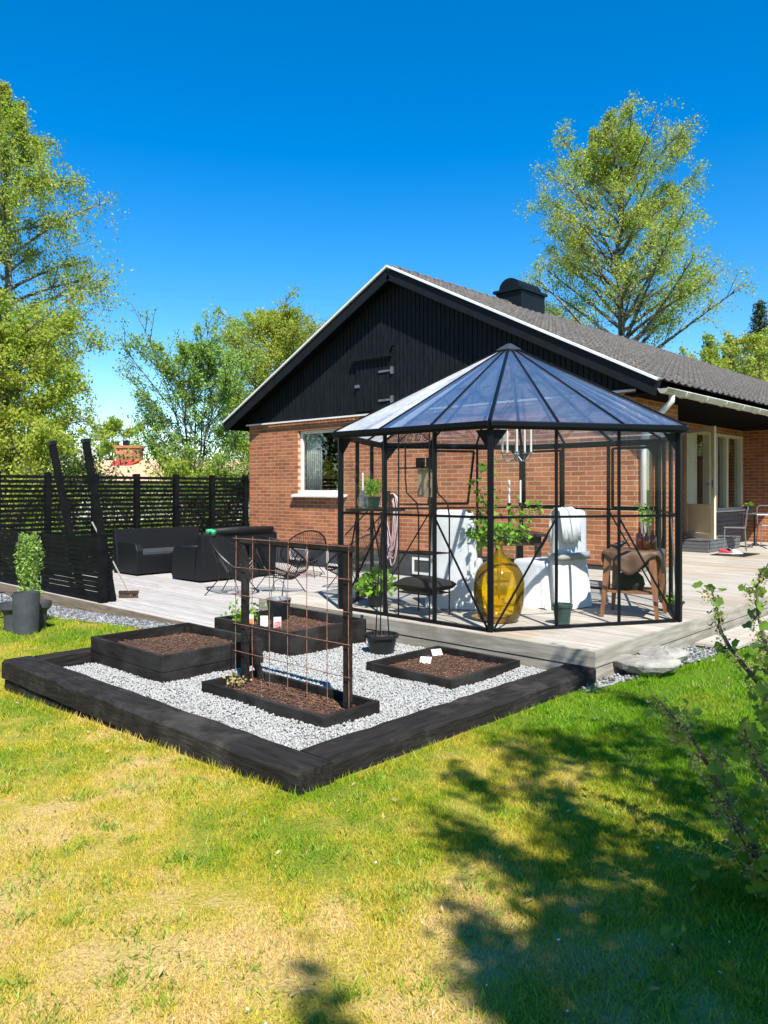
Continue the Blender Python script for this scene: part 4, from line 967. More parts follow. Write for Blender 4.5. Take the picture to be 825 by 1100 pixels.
# demijohn with branches
c_ = at(536, 7.12, .381)
o = thing('demijohn', c_, 'large amber glass demijohn behind the front gazebo post, holding leafy branches', 'bottle')
MB().lathe([(.001, .018), (.14, .0), (.17, .012), (.195, .06), (.222, .16), (.236, .27), (.235, .36), (.212, .45), (.165, .52), (.10, .565), (.055, .60), (.036, .635), (.034, .70), (.045, .705), (.045, .73), (.036, .732)], n=48, caps=False).build('body', M['amber'], o, smooth=True)
br = thing('leafy_branches', (c_[0], c_[1], .60), 'tall green leafy branches standing in the amber demijohn', 'branches')
mb = MB(); tips = []
rb = random.Random(11)
for k in range(9):
    a_ = rb.uniform(0, 6.28); s_ = rb.uniform(.10, .30); h_ = rb.uniform(.55, 1.20) if k else 1.25
    if k == 1: a_, s_, h_ = uA, .42, .85
    if k == 2: a_, s_, h_ = uA+math.pi, .25, .55
    pts = [(0, 0, -.02), (.02*math.cos(a_), .02*math.sin(a_), .48), (s_*.6*math.cos(a_), s_*.6*math.sin(a_), .48+(h_-.3)*.5), (s_*math.cos(a_), s_*math.sin(a_), h_)]
    mb.tube(pts, [.006, .005, .004, .002], 5)
    for j in range(16):
        t = rb.uniform(.15, 1); q = Vector(pts[1]).lerp(Vector(pts[2]), min(1, t*2)) if t < .5 else Vector(pts[2]).lerp(Vector(pts[3]), t*2-1)
        for _ in range(3): tips.append(tuple(q+Vector((rb.gauss(0, .045), rb.gauss(0, .045), rb.gauss(0, .04)))))
mb.build('stem', M['bark'], br); leaves('foliage', tips, .072, M['leaf_pot'], br, droop=.3, aspect=.5)
potc = at(604, 6.95, .381); pot('plant_pot', potc, .085, .185, M['green_plastic'], 'empty dark green plastic pot beside the demijohn behind the front gazebo glass', 'plant pot', rim=.008, soil=False)

# table
tc = at(537, 8.72, .381); o = thing('dining_table', tc, 'dark brown wooden table between the white covered chairs', 'table', rz=R(8)+uA)
MB().box(-.42, .42, -.42, .42, .70, .735).build('table_top', M['darkwood'], o, bevel=.004)
MB().box(-.36, .36, -.36, .36, .60, .699).build('apron', M['darkwood'], o)
for sx in (-1, 1):
    for sy in (-1, 1): MB().box(sx*.33-.03, sx*.33+.03, sy*.33-.03, sy*.33+.03, 0, .60).build('leg', M['darkwood'], o, bevel=.004)
MB().box(-.33, .33, -.025, .025, .36, .42).build('stretcher', M['darkwood'], o)
def covered_chair(loc, rz, label, arm=False):
    """draped chair: faces +x"""
    o = thing('covered_chair', loc, label, 'chair', rz=rz, group='white cloth covered chairs in the gazebo')
    import bmesh
    # one draped sheet: sections from hem up, folds round the hem
    n = 72; vs = []; lv = [0, .08, .18, .30, .42, .455, .47]
    for li, z in enumerate(lv):
        fl = 1-z/.47; hx, hy = .25+.09*fl, .235+.07*fl
        for j in range(n):
            t = 2*math.pi*j/n; c, s_ = math.cos(t), math.sin(t)
            e = .38; x_ = hx*abs(c)**e*(1 if c > 0 else -1); y_ = hy*abs(s_)**e*(1 if s_ > 0 else -1)
            fold = 1+.10*fl*math.sin(t*11+rz)*.6+.05*fl*math.sin(t*23+1); k_ = 1 if li < 6 else .93
            vs.append((x_*fold*k_+.03, y_*fold*k_, z+(.01*fl*math.sin(t*7) if li == 0 else 0)+.004))
    fs = [(i*n+j, i*n+(j+1) % n, (i+1)*n+(j+1) % n, (i+1)*n+j) for i in range(len(lv)-1) for j in range(n)]+[tuple(range((len(lv)-1)*n, len(lv)*n))]
    MB().add(vs, fs).build('skirt', M['cloth'], o, smooth=True)
    # back: tapering draped slab with rounded shoulders, hem spreading to the floor behind
    vs = []; lv = [(.006, .27, -.36, .05), (.25, .255, -.33, .07), (.47, .24, -.30, .08), (.75, .225, -.31, .075), (.93, .215, -.325, .065), (.985, .195, -.33, .05), (1.005, .15, -.33, .02)]; n = 48
    for z, hy, cx_, hx in lv:
        for j in range(n):
            t = 2*math.pi*j/n; c, s_ = math.cos(t), math.sin(t); fold = 1+.05*(1-z)*math.sin(t*9)
            vs.append((cx_+hx*abs(c)**.6*(1 if c > 0 else -1)*fold, hy*abs(s_)**.45*(1 if s_ > 0 else -1)*fold, z))
    fs = [(i*n+j, i*n+(j+1) % n, (i+1)*n+(j+1) % n, (i+1)*n+j) for i in range(len(lv)-1) for j in range(n)]+[tuple(range((len(lv)-1)*n, len(lv)*n))]
    MB().add(vs, fs).build('back_cover', M['cloth'], o, smooth=True)
    if arm:
        vs = []; n2 = 48
        for z, k_ in ((.50, 1.04), (.575, 1.04)):
            for j in range(n2):
                t = 2*math.pi*j/n2; c, s_ = math.cos(t), math.sin(t); vs.append((-.31+.105*abs(c)**.6*(1 if c > 0 else -1)*k_, .25*abs(s_)**.45*(1 if s_ > 0 else -1)*k_, z))
        MB().add(vs, [(j, (j+1) % n2, n2+(j+1) % n2, n2+j) for j in range(n2)]).build('sash', M['sash'], o, smooth=True, solid=.004)
        # thrown-over blanket
        vs = []; nn = 18
        prof = [(-.245, .66), (-.25, .85), (-.27, .985), (-.33, 1.03), (-.40, .99), (-.425, .85), (-.44, .68)]
        for i, (x_, z_) in enumerate(prof):
            for j in range(nn): s_ = j/(nn-1); vs.append((x_+.012*math.sin(j*1.3+i), -.02+.27*s_*1.0, z_+.02*math.sin(j*.9)*(1 if i in (0, 6) else .2)))
        MB().add(vs, [(i*nn+j, i*nn+j+1, (i+1)*nn+j+1, (i+1)*nn+j) for i in range(len(prof)-1) for j in range(nn-1)]).build('throw', M['cloth'], o, smooth=True, solid=.006)
    return o
covered_chair(at(492, 8.18, .381), uA+R(76), 'white cloth covered chair seen from behind, at the left of the table')
covered_chair(at(586, 8.15, .381), uA+R(128), 'white cloth covered chair at the right of the table with grey sash and throw', True)
# candlesticks on the table
for k, (px, Y) in enumerate(((547, 8.62), (559, 8.75))):
    p_ = at(px, Y, .381+.736); o = thing('candlestick', p_, ('tall twisted black candlestick on the table, left one with its candle', 'tall twisted black candlestick on the table, right one with its candle')[k], 'candlestick', group='twisted candlesticks on the table')
    mb = MB().lathe([(.05, 0), (.055, .008), (.02, .02), (.012, .04)], n=16)
    for s_ in (0, math.pi): mb.tube([(.009*math.cos(j*.8+s_), .009*math.sin(j*.8+s_), .03+j*.0135) for j in range(20)], .0075, 6)
    mb.lathe([(.008, .29), (.022, .30), (.024, .32), (.012, .325)], n=12).build('stick', M['black_metal'], o)
    MB().lathe([(.0115, .315), (.010, .315+.26), (.004, .58), (.001, .582)], n=12, caps=False).build('candle', M['wax'], o, smooth=True)
# chandelier
o = thing('chandelier', (GC[0]+.06, GC[1]+.05, 1.95), 'small candle chandelier with scrolled arms hanging from the gazebo roof', 'chandelier')
MB().tube([(0, 0, .02), (-.03, -.025, .9), (-.055, -.045, 1.14)], .004, 5).build('chain', M['zinc'], o)
MB().lathe([(.001, -.06), (.02, -.04), (.012, -.01), (.035, .02), (.02, .05), (.012, .22), (.02, .24), (.001, .26)], n=14, caps=False).build('stem', M['zinc'], o)
for k in range(5):
    t = k*2*math.pi/5+.3; c, s_ = math.cos(t), math.sin(t)
    ar = MB().tube([(c*r_, s_*r_, z_) for r_, z_ in ((.02, .0), (.06, -.05), (.12, -.05), (.155, -.01), (.16, .03))], .006, 6)
    ar.lathe([(.008, .03), (.030, .036), (.030, .042), (.012, .044)], (c*.16, s_*.16, 0), 12)
    ao = ar.build('arm', M['zinc'], o)
    MB().lathe([(.0115, .045), (.0105, .27), (.004, .30), (.001, .302)], (c*.16, s_*.16, 0), 10, False).build('candle', M['wax'], ao)
# etagere
X0, X1, Y0, Y1 = 9.255, 9.645, -5.19, -4.89
o = thing('plant_stand', (9.45, -5.05, .381), 'tall black wrought iron shelf stand with scrolled top inside the left gazebo side', 'stand')
for x in (X0, X1): MB().tube([(x, Y0, .382), (x, Y0, 2.12)], .008, 6).lathe([(.001, -.01), (.014, .0), (.001, .022)], (x, Y0, 2.13), 8, False).build('leg', M['black_metal'], o, world=True)
for x in (X0, X1): MB().tube([(x, Y1, .382), (x, Y1, 1.34), (x, Y1-.03, 1.46), (x, Y0+.12, 1.56), (x, Y0+.10, 1.70), (x, Y0+.10, 2.05)], .008, 6).build('leg', M['black_metal'], o, world=True)
for z, yb_ in ((.60, Y1), (.98, Y1), (1.45, Y1-.03), (1.80, Y0+.10), (2.03, Y0+.10)):
    mb = MB().tube([(X0, Y0, z), (X1, Y0, z), (X1, yb_, z), (X0, yb_, z)], .006, 5, closed=True)
    if z < 1.7:
        for k in range(1, 8): yy_ = Y0+(yb_-Y0)*k/8; mb.tube([(X0, yy_, z), (X1, yy_, z)], .003, 4)
    mb.build('shelf', M['black_metal'], o, world=True)
mb = MB()
for k in range(4):
    cx_ = X0+.05+k*.097; mb.tube([(cx_+.042*(1-j/26)*math.cos(j*.55), Y0, 2.08+.042*(1-j/26)*math.sin(j*.55)) for j in range(22)], .004, 5)
mb.tube([(X0, Y0, 2.05), (X0+.1, Y0, 2.12), (9.45, Y0, 2.15), (X1-.1, Y0, 2.12), (X1, Y0, 2.05)], .005, 5).build('scroll', M['black_metal'], o, world=True)
import bmesh
def pillow(loc, s, m, label, rz):
    n = 20; vs = []; fs = []
    for sgn in (1, -1):
        o_ = len(vs)
        for i in range(n+1):
            for j in range(n+1):
                a_, b_ = -1+2*i/n, -1+2*j/n; h_ = ((1-a_**4)*(1-b_**4))**.5; pull = 1-.06*(1-abs(a_*b_))
                vs.append((a_*s[0]*pull, b_*s[1]*pull, sgn*h_*s[2]*(1+.1*math.sin(a_*5+b_*3))))
        for i in range(n):
            for j in range(n):
                q = (o_+i*(n+1)+j, o_+(i+1)*(n+1)+j, o_+(i+1)*(n+1)+j+1, o_+i*(n+1)+j+1); fs.append(q if sgn > 0 else q[::-1])
    o = MB().add(vs, fs).build('cushion', m, None, smooth=True); o.location = loc; o.rotation_euler = (0, 0, rz); tag(o, label, 'cushion')
pillow((9.45, -5.03, .675), (.25, .20, .068), M['velvet'], 'plump black cushion lying on the lowest rack of the iron stand', 0)
pp = thing('picture_board', (9.52, -5.075, 1.75), 'kraft paper board with two small black frames hanging on the iron stand', 'picture')
MB().box(9.40, 9.63, -5.076, -5.068, 1.52, 1.79).build('board', M['kraft'], pp, world=True)
for x in (9.385, 9.515): MB().box(x, x+.105, -5.084, -5.070, 1.80, 1.90).build('frame', M['black_metal'], pp, world=True)
MB().tube([(9.55, -5.079, 1.76), (9.56, -5.079, 1.70), (9.53, -5.079, 1.66), (9.57, -5.079, 1.60), (9.56, -5.079, 1.54)], .007, 5).build('print', M['darkwood'], pp, world=True)
# shelf things
o = thing('lantern', (SH.x, SH.y, zs_), 'clear glass hurricane lantern with tall white candle on the left gazebo shelf', 'lantern')
MB().lathe([(.05, 0), (.062, .05), (.055, .10), (.032, .16), (.028, .20), (.034, .22)], n=20, caps=False).build('glass', M['glass_clear'], o, smooth=True)
MB().lathe([(.045, 0.001), (.045, .012), (.014, .02), (.012, .19)], n=14).build('holder', M['zinc'], o)
MB().lathe([(.011, .19), (.010, .36), (.001, .38)], n=10, caps=False).build('candle', M['wax'], o)
o = thing('potted_plant', (SH2.x, SH2.y, zs_), 'bushy green plant in a square dark green pot on the left gazebo shelf', 'potted plant', rz=R(-30))
MB().add([(-.065, -.065, 0), (.065, -.065, 0), (.065, .065, 0), (-.065, .065, 0), (-.085, -.085, .11), (.085, -.085, .11), (.085, .085, .11), (-.085, .085, .11)], [(0, 3, 2, 1), (4, 5, 6, 7), (0, 1, 5, 4), (1, 2, 6, 5), (2, 3, 7, 6), (3, 0, 4, 7)]).box(-.09, .09, -.09, .09, .1101, .122).build('pot', M['green_plastic'], o)
n = 420; a_ = RNG.uniform(0, 6.28, n); r_ = .12*np.sqrt(RNG.uniform(0, 1, n)); P = np.stack([r_*np.cos(a_), r_*np.sin(a_), .13+RNG.uniform(0, 1, n)*(.20-r_*.5)], 1)
leaves('foliage', P, .032, M['leaf_pot'], o, droop=-.5)
potplant((8.74, -4.98, .381), .085, .14, M['black_plastic'], M['leaf_pot'], .20, 260, 'leafy green plant in a dark pot on the gazebo floor at the left', size=.07, up=1.3)
# rustic stool with leather cover
sc = at(681, 7.45, .381); o = thing('side_stand', sc, 'brown wooden stand with splayed legs under a draped leather cover', 'stand', rz=uA-R(28))
tz = .62
MB().box(-.24, .24, -.24, .24, tz-.03, tz).build('top', M['midwood'], o)
for k, (sx, sy) in enumerate(((-1, -1), (1, -1), (1, 1), (-1, 1))):
    p0 = Vector((sx*.20, sy*.20, tz-.03)); p1 = Vector((sx*.25, sy*.25, .0)); mb = MB()
    vs = []
    for t, w_ in ((0, .028), (.15, .030), (.5, .024), (1, .014)):
        c_ = p0.lerp(p1, t)
        vs += [tuple(c_+Vector((a*w_, b*w_, 0))) for a, b in ((-1, -1), (1, -1), (1, 1), (-1, 1))]
    for i in range(3):
        for j in range(4): mb.f.append((i*4+j, i*4+(j+1) % 4, (i+1)*4+(j+1) % 4, (i+1)*4+j))
    mb.v = vs; mb.f += [(0, 3, 2, 1), (12, 13, 14, 15)]; mb.build('leg', M['midwood'], o)
MB().box(-.22, .22, -.22, .22, .235, .252).build('lower_shelf', M['midwood'], o)
# leather: octagonal sheet whose corners hang between the legs
n = 64; vs = [(0, 0, tz+.012)]; rings = 12
for r_i in range(1, rings+1):
    for j in range(n):
        t = 2*math.pi*j/n; edge = .255/max(abs(math.cos(t)), abs(math.sin(t)))
        ext = .03+.24*abs(math.cos(2*t))**1.6            # hanging points face the four sides
        s_ = r_i/rings; r_ = s_*(edge if s_ < .6 else edge)
        if s_ <= .6: rad = edge*(s_/.6); z_ = tz+.012
        else:
            d_ = (s_-.6)/.4*ext*.8; rad = edge+.012+.03*math.sin(d_*3)+.012*math.sin(t*9); z_ = tz+.008-d_
        vs.append((rad*math.cos(t)*.97, rad*math.sin(t)*.97, z_))
fs = [(0, 1+j, 1+(j+1) % n) for j in range(n)]
for i in range(rings-1):
    for j in range(n): fs.append((1+i*n+j, 1+i*n+(j+1) % n, 1+(i+1)*n+(j+1) % n, 1+(i+1)*n+j))
MB().add(vs, fs).build('leather_cover', M['leather'], o, smooth=True, solid=.005)
ry = sc
def on_top(dx, dy, z): v = Matrix.Rotation(uA-R(28), 3, 'Z') @ Vector((dx, dy, 0)); return (ry[0]+v.x, ry[1]+v.y, z)
zt_ = .381+tz+.0155
for k, (px, Y, h_, r_) in enumerate(((687, 7.42, .20, .036), (694.5, 7.36, .165, .034), (701, 7.44, .18, .036))):
    p_ = at(px, Y, zt_); o = thing('bottle', p_, ('tallest brown glass bottle in the row on the leather stand, left', 'short brown glass bottle in the middle of the row on the leather stand', 'brown glass bottle at the right end of the row holding sprigs')[k], 'bottle', group='brown bottles on the leather stand')
    MB().lathe([(r_*.9, 0), (r_, .01), (r_, h_*.62), (r_*.8, h_*.74), (r_*.38, h_*.82), (r_*.36, h_*.97), (r_*.44, h_)], n=18, caps=False).build('body', M['brownglass'], o, smooth=True)
p_ = at(694, 7.42, zt_+.16); br = thing('leafy_sprigs', p_, 'pale green sprigs rising from the brown bottles', 'sprigs'); mb = MB(); tips = []
for k in range(8):
    a_ = rb.uniform(0, 6.28); s_ = rb.uniform(.04, .15); h_ = rb.uniform(.12, .32); pts = [(rb.uniform(-.03, .03), rb.uniform(-.03, .03), -.1), (s_*.5*math.cos(a_), s_*.5*math.sin(a_), h_*.5), (s_*math.cos(a_), s_*math.sin(a_), h_)]
    mb.tube(pts, .003, 4)
    for j in range(9): q = Vector(pts[1]).lerp(Vector(pts[2]), rb.uniform(0, 1)); tips.append(tuple(q+Vector((rb.gauss(0, .02), rb.gauss(0, .02), rb.gauss(0, .02)))))
mb.build('stem', M['bark'], br); leaves('foliage', tips, .05, M['leaf_pale'], br, aspect=.6)
p_ = at(664, 7.42, zt_); o = thing('bird_figure', p_, 'small black bird figurine on the left of the leather stand', 'figurine', rz=uA)
MB().tube([(-.09, 0, .045), (-.05, 0, .035), (0, 0, .038), (.035, 0, .055), (.055, 0, .066), (.085, 0, .060)], [.004, .016, .032, .026, .018, .003], 12).build('body', M['black_metal'], o, smooth=True)
MB().box(-.02, .02, -.018, .018, 0, .012).build('base', M['black_metal'], o)
p_ = on_top(-.03, -.02, .381+.253); bg = thing('bag', p_, 'dark crumpled bag stored on the lower shelf of the leather stand', 'bag')
MB().lathe([(.11, 0), (.135, .05), (.12, .12), (.07, .17), (.03, .19)], n=14).build('body', M['velvet'], bg)
potplant(on_top(.30, .42, .381), .10, .10, M['black_plastic'], M['leaf_pot'], .09, 60, 'low dark bowl with green leaves on the floor behind the stand', size=.05)
# ------------------------------------------------------------------ trees
def tree(name, base, H_, crown, label, m_leaf, m_bark, nl=22, nleaf=20000, lsize=.09, tr=.12, f0=.25, droop=.0, hang=0., seed=1, group='trees beyond the fence', cat='tree', stems=1, upright=.5, clump=.30, twig_n=7):
    """crown(t, az) = radius at height fraction t of the crown; limbs -> twigs -> leaves"""
    rg = random.Random(seed); o = thing(name, base, label, cat, group=group); wood = MB(); P = []
    for s_ in range(stems):
        az0 = rg.uniform(0, 6.28); sp = 0 if stems == 1 else rg.uniform(.05, .16)*H_
        top = Vector((math.cos(az0)*sp, math.sin(az0)*sp, H_*rg.uniform(.9, 1) if s_ else H_))
        tp_ = [Vector((0, 0, -.1))]; K = 9
        for k in range(1, K+1): t = k/K; tp_.append(Vector((top.x*t**1.1+rg.gauss(0, .008*H_), top.y*t**1.1+rg.gauss(0, .008*H_), H_*.985*t if s_ == 0 else top.z*t)))
        trr = tr/(stems**.5)
        wood.tube(tp_, [trr*(1-.93*k/K)+.006 for k in range(K+1)], 7)
        def tpos(h):
            f = max(0, min(K-1e-3, h/top.z*K)); i = int(f); return tp_[i].lerp(tp_[i+1], f-i)
        m_ = max(4, nl//stems)
        for l in range(m_):
            t = (l+rg.uniform(.1, .9))/m_; h0 = H_*(f0+(.97-f0)*t)*.98; az = l*2.4+rg.uniform(-.5, .5)+s_
            st_ = tpos(min(h0, top.z*.97)); Rm_ = crown(t, az)*rg.uniform(.72, 1.05); rise = Rm_*upright*rg.uniform(.7, 1.3)
            n_ = 6; pts = []; bend = rg.uniform(-.3, .3)
            for k in range(n_+1):
                q = k/n_; pts.append(st_+Vector((math.cos(az+bend*q)*Rm_*q, math.sin(az+bend*q)*Rm_*q, rise*q-(droop*Rm_)*q*q)))
            r0 = max(.012, trr*.42*(1-t*.7)); wood.tube(pts, [r0*(1-.85*k/n_)+.004 for k in range(n_+1)], 5)
            for w_ in range(twig_n):
                q = rg.uniform(.22, 1.0); i = min(n_-1, int(q*n_)); b0 = pts[i].lerp(pts[i+1], q*n_-i)
                a2 = az+rg.choice((-1, 1))*rg.uniform(.3, 1.3); ln = Rm_*.42*rg.uniform(.4, 1)*(1.1-q*.5)+.12
                e1 = b0+Vector((math.cos(a2)*ln*.6, math.sin(a2)*ln*.6, ln*upright*rg.uniform(.2, .9)))
                e2 = e1+Vector((math.cos(a2)*ln*.45, math.sin(a2)*ln*.45, ln*.2-hang*rg.uniform(.25, 1.)))
                wood.tube([b0, e1, e2], [.010+r0*.1, .007, .003], 4, cap=False)
                P.append((b0, e1, e2, ln))
    per = max(3, nleaf//len(P)); A = []
    for b0, e1, e2, ln in P:
        k_ = int(per*rg.uniform(.3, 1.7)); t = np.random.default_rng(rg.randint(0, 10**6)); s_ = t.uniform(.25, 1, k_)[:, None]
        b0, e1, e2 = np.array(b0), np.array(e1), np.array(e2)
        q = np.where(s_ < .5, b0+(e1-b0)*s_*2, e1+(e2-e1)*(s_*2-1))
        A.append(q+t.normal(size=(k_, 3))*np.array([1, 1, .9])*clump*(ln*.35+.08))
    wood.build('trunk', m_bark, o)
    leaves('crown', np.concatenate(A), lsize, m_leaf, o, droop=.6 if hang else .1, aspect=.62)
    return o
def gb(px, Y): X = (px-412.5)*Y/830; a_ = cw(X, Y); return (a_[0], a_[1], float(G(a_[0], a_[1])))
def egg(rmax, lo=.35, pk=.4):
    def f(t, az):
        q = lo+(1-lo)*math.sin(math.pi*min(1, t/pk)/2) if t < pk else math.cos(math.pi/2*((t-pk)/(1-pk))**1.25)*.92+.08
        return rmax*q*(1+.20*math.sin(az*2.0+t*9)+.12*math.sin(az*5+t*17))
    return f
# big weeping birch at the left, lower maple-green tree in front of it
tree('birch_tree', gb(4, 22), 13.9, egg(2.75, .8, .4), 'tall weeping birch with olive green drooping twigs at the far left', M['leaf_birch'], M['birch'], nl=62, nleaf=84000, lsize=.08, tr=.20, f0=.10, droop=.25, hang=1.5, seed=4, upright=.7, clump=.34, twig_n=18)
tree('leafy_tree', gb(12, 18.5), 5.7, egg(2.2, .8, .4), 'low bushy many-stemmed tree behind the fence below the weeping birch', M['leaf_birch'], M['bark'], nl=40, nleaf=52000, lsize=.08, tr=.14, f0=.08, droop=.05, hang=.3, seed=9, stems=5, upright=.9, clump=.45, twig_n=9)
tree('leafy_tree', gb(-60, 19), 6.6, egg(2.6, .8, .4), 'bushy tree behind the fence at the very left edge', M['leaf_birch'], M['bark'], nl=34, nleaf=26000, lsize=.09, tr=.14, f0=.08, hang=.3, seed=19, stems=4, upright=.9, clump=.45, twig_n=8)
tree('young_tree', gb(206, 24), 6.1, egg(2.0, .55, .35), 'slender young tree with sparse pale leaves left of the gable', M['leaf_pale'], M['bark'], nl=60, nleaf=32000, lsize=.08, tr=.10, f0=.08, seed=14, stems=5, upright=1.3, clump=.30, twig_n=12)
tree('leafy_tree', gb(296, 31), 9.1, egg(2.6, .85, .55), 'rounded feathery light green tree rising behind the gable edge', M['leaf_birch'], M['bark'], nl=130, nleaf=95000, lsize=.08, tr=.14, f0=.10, seed=27, stems=1, upright=.75, clump=.42, twig_n=14)
tree('birch_tree', gb(121, 62), 7.6, egg(2.2, .7, .5), 'small distant birch standing behind the brick chimney of the neighbour', M['leaf_birch'], M['birch'], nl=26, nleaf=12000, lsize=.17, tr=.14, f0=.25, hang=.7, seed=31, upright=.6, clump=.5)
def rb_crown(t, az):
    base = 4.3 if t < .15 else 4.35*(1-.80*((t-.15)/.85)**2.3)
    return base*(1+.22*math.sin(az*2+t*11)+.12*math.sin(az*4+t*23))
tree('birch_tree', gb(664, 35), 18.9, rb_crown, 'tall airy birch with yellow green leaves rising behind the tiled roof', M['leaf_birch'], M['birch'], nl=80, nleaf=74000, lsize=.10, tr=.26, f0=.36, droop=.12, hang=1.1, seed=42, upright=.85, clump=.34, twig_n=20)
# bright shrubs behind the fence
for k, (px, Y, h_, r_, mm, lb) in enumerate(((196, 19.5, 2.25, 1.0, 'leaf_birch', 'yellowish bush rising just above the slatted fence by the young tree'), (245, 20, 2.05, 1.2, 'leaf_green', 'low green bush behind the fence next to the brick corner'),
                                   (75, 17.2, 2.2, 1.1, 'leaf_dark', 'dark bush behind the fence at the tilted beams'), (140, 18.0, 1.5, 1.2, 'leaf_green', 'low green bush behind the middle of the slatted fence'),
                                   (20, 16.4, 1.9, 1.1, 'leaf_birch', 'yellow green bush behind the left end of the fence'), (225, 18.6, 1.4, .9, 'leaf_dark', 'dark low bush behind the fence right of the middle'))):
    tree('bush', gb(px, Y), h_, egg(r_, .8, .45), lb, M[mm], M['bark'], nl=18, nleaf=3800, lsize=.085, tr=.05, f0=.05, seed=60+k, stems=5, upright=1., clump=.7, group='bushes behind the fence', cat='bush')
# spruces and pale trees far right
def spruce(base, H_, r, seed, lb):
    rg = random.Random(seed); o = thing('spruce_tree', base, lb, 'tree', group='dark spruces beyond the house roof'); w = MB().tube([(0, 0, 0), (0, 0, H_*.97)], [.18, .02], 7); P = []
    n = int(H_*5)
    for k in range(n):
        t = k/n; h = H_*(.14+.84*t); rr = r*(1-t)**.85*rg.uniform(.8, 1.1)+.1; m_ = 7
        for j in range(m_):
            az = j*6.283/m_+k*1.7+rg.uniform(-.2, .2); q = [Vector((math.cos(az)*rr*s_, math.sin(az)*rr*s_, h-rr*.38*s_+rr*.18*s_*s_)) for s_ in (0, .5, 1)]
            w.tube(q, [.03, .02, .008], 3, cap=False)
            for i in range(int(8+16*rr/r)): s_ = rg.uniform(.1, 1); c = q[0].lerp(q[2], s_); P.append((c.x+rg.gauss(0, .12), c.y+rg.gauss(0, .12), c.z-abs(rg.gauss(0, .16))))
    w.build('trunk', M['bark'], o); leaves('crown', P, .30, M['needles'], o, droop=.8, aspect=.35)
spruce(gb(762, 62), 14.6, 2.8, 1, 'narrow dark spruce, left one of the far spruces above the roof')
spruce(gb(784, 64), 15., 2.8, 2, 'dark spruce between the two others beyond the roof')
spruce(gb(816, 58), 16.4, 3.8, 3, 'largest dark spruce at the right edge beyond the roof')
spruce(gb(850, 60), 16.6, 3.0, 4, 'dark spruce just outside the right edge behind the roof')
for k, (px, Y, h_, r_) in enumerate(((748, 55, 11.2, 2.2), (772, 52, 11.6, 2.5), (798, 50, 11.9, 2.7), (826, 47, 11.6, 2.8))):
    tree('leafy_tree', gb(px, Y), h_, egg(r_, .8, .5), ('pale tree at the left of the small wood beyond the roof', 'pale yellow green tree in front of the left spruces', 'pale bare-twigged tree in front of the middle spruce', 'olive tree at the right edge below the largest spruce')[k],
         M['leaf_birch'], M['bark'], nl=30, nleaf=8000, lsize=.17, tr=.16, f0=.3, seed=80+k, stems=2, upright=.9, clump=.5, group='pale trees beyond the roof')
# trees behind and beside the viewpoint: one shades the lawn, the others show in the window glass
def shade_tree():
    base = cw(4.6, -2.6); o = thing('shade_tree', (base[0], base[1], float(G(*base))), 'broad leafy tree standing beside the viewpoint and shading the lawn', 'tree')
    blobs = [(494, 882, 24), (508, 824, 16), (560, 792, 20), (600, 785, 24), (640, 795, 28), (690, 782, 30), (745, 775, 26), (800, 790, 38), (585, 838, 26), (540, 905, 14), (610, 890, 24), (625, 868, 16),
             (600, 938, 24), (725, 835, 34), (790, 850, 42), (525, 1002, 22), (548, 1030, 30), (580, 1065, 40), (610, 1000, 34), (650, 1040, 46), (680, 975, 44), (740, 1000, 56), (740, 930, 40), (700, 1075, 56), (790, 1060, 64), (800, 960, 60), (770, 985, 50), (760, 1080, 60), (720, 1040, 50), (800, 1010, 60), (660, 1085, 44), (352, 1092, 22), (640, 1095, 40), (845, 1000, 60), (850, 900, 50), (560, 1100, 34), (618, 716, 12), (690, 740, 14)]  # lone clump at lower left is added to cast the viewer's head shadow
    rg = np.random.default_rng(5); rr = random.Random(5); A = []; wood = MB()
    B0 = Vector((base[0], base[1], float(G(*base))))
    fork = Vector((base[0]-.3, base[1]+.2, 2.6)); wood.tube([B0, B0.lerp(fork, .5)+Vector((.05, .05, 0)), fork], [.19, .15, .13], 9)
    sun = Vector((.844, -.536, math.tan(R(52))))
    for k, (px, py, r_) in enumerate(blobs):
        Yd = 1.33*830/(py-525); q = cw((px-412.5)*Yd/830, Yd); gz_ = float(G(*q)); h = 3.6+1.5*rr.random()
        c = Vector((q[0], q[1], gz_))+sun*(h/sun.z); rad = r_*Yd/830
        n_ = int(110+420*min(1, rad/.2)); P = rg.normal(size=(n_, 3))*np.array([rad, rad, .25+rad*.6])*.68+np.array(c)
        A.append(P); mid = fork.lerp(c, .5)+Vector((0, 0, .35)); wood.tube([fork, mid, c], [.05, .025, .006], 5, cap=False)
    # unseen crown added above and beside the viewpoint to block sky light
    cc = cw(4.9, -3.6); P = rg.normal(size=(13000, 3)); P /= np.linalg.norm(P, axis=1)[:, None]; P *= (rg.uniform(.15, 1, 13000)**.45)[:, None]
    lump = 1+.22*np.sin(P[:, 0]*6+1)*np.sin(P[:, 1]*5)*np.sin(P[:, 2]*6); P = P*lump[:, None]*np.array([3.0, 3.0, 2.6])+np.array([cc[0], cc[1], 7.4]); A.append(P)
    for k in range(40):
        q = Vector(P[k*13]); wood.tube([fork, fork.lerp(q, .5)+Vector((0, 0, .3)), q], [.06, .03, .008], 5, cap=False)
    wv = MB(); wv.v = [tuple(Vector(v)-B0) for v in wood.v]; wv.f = wood.f; wv.build('trunk', M['bark'], o)
    leaves('crown', np.concatenate(A)-np.array(B0), .058, M['leaf_green'], o, aspect=.7)
shade_tree()
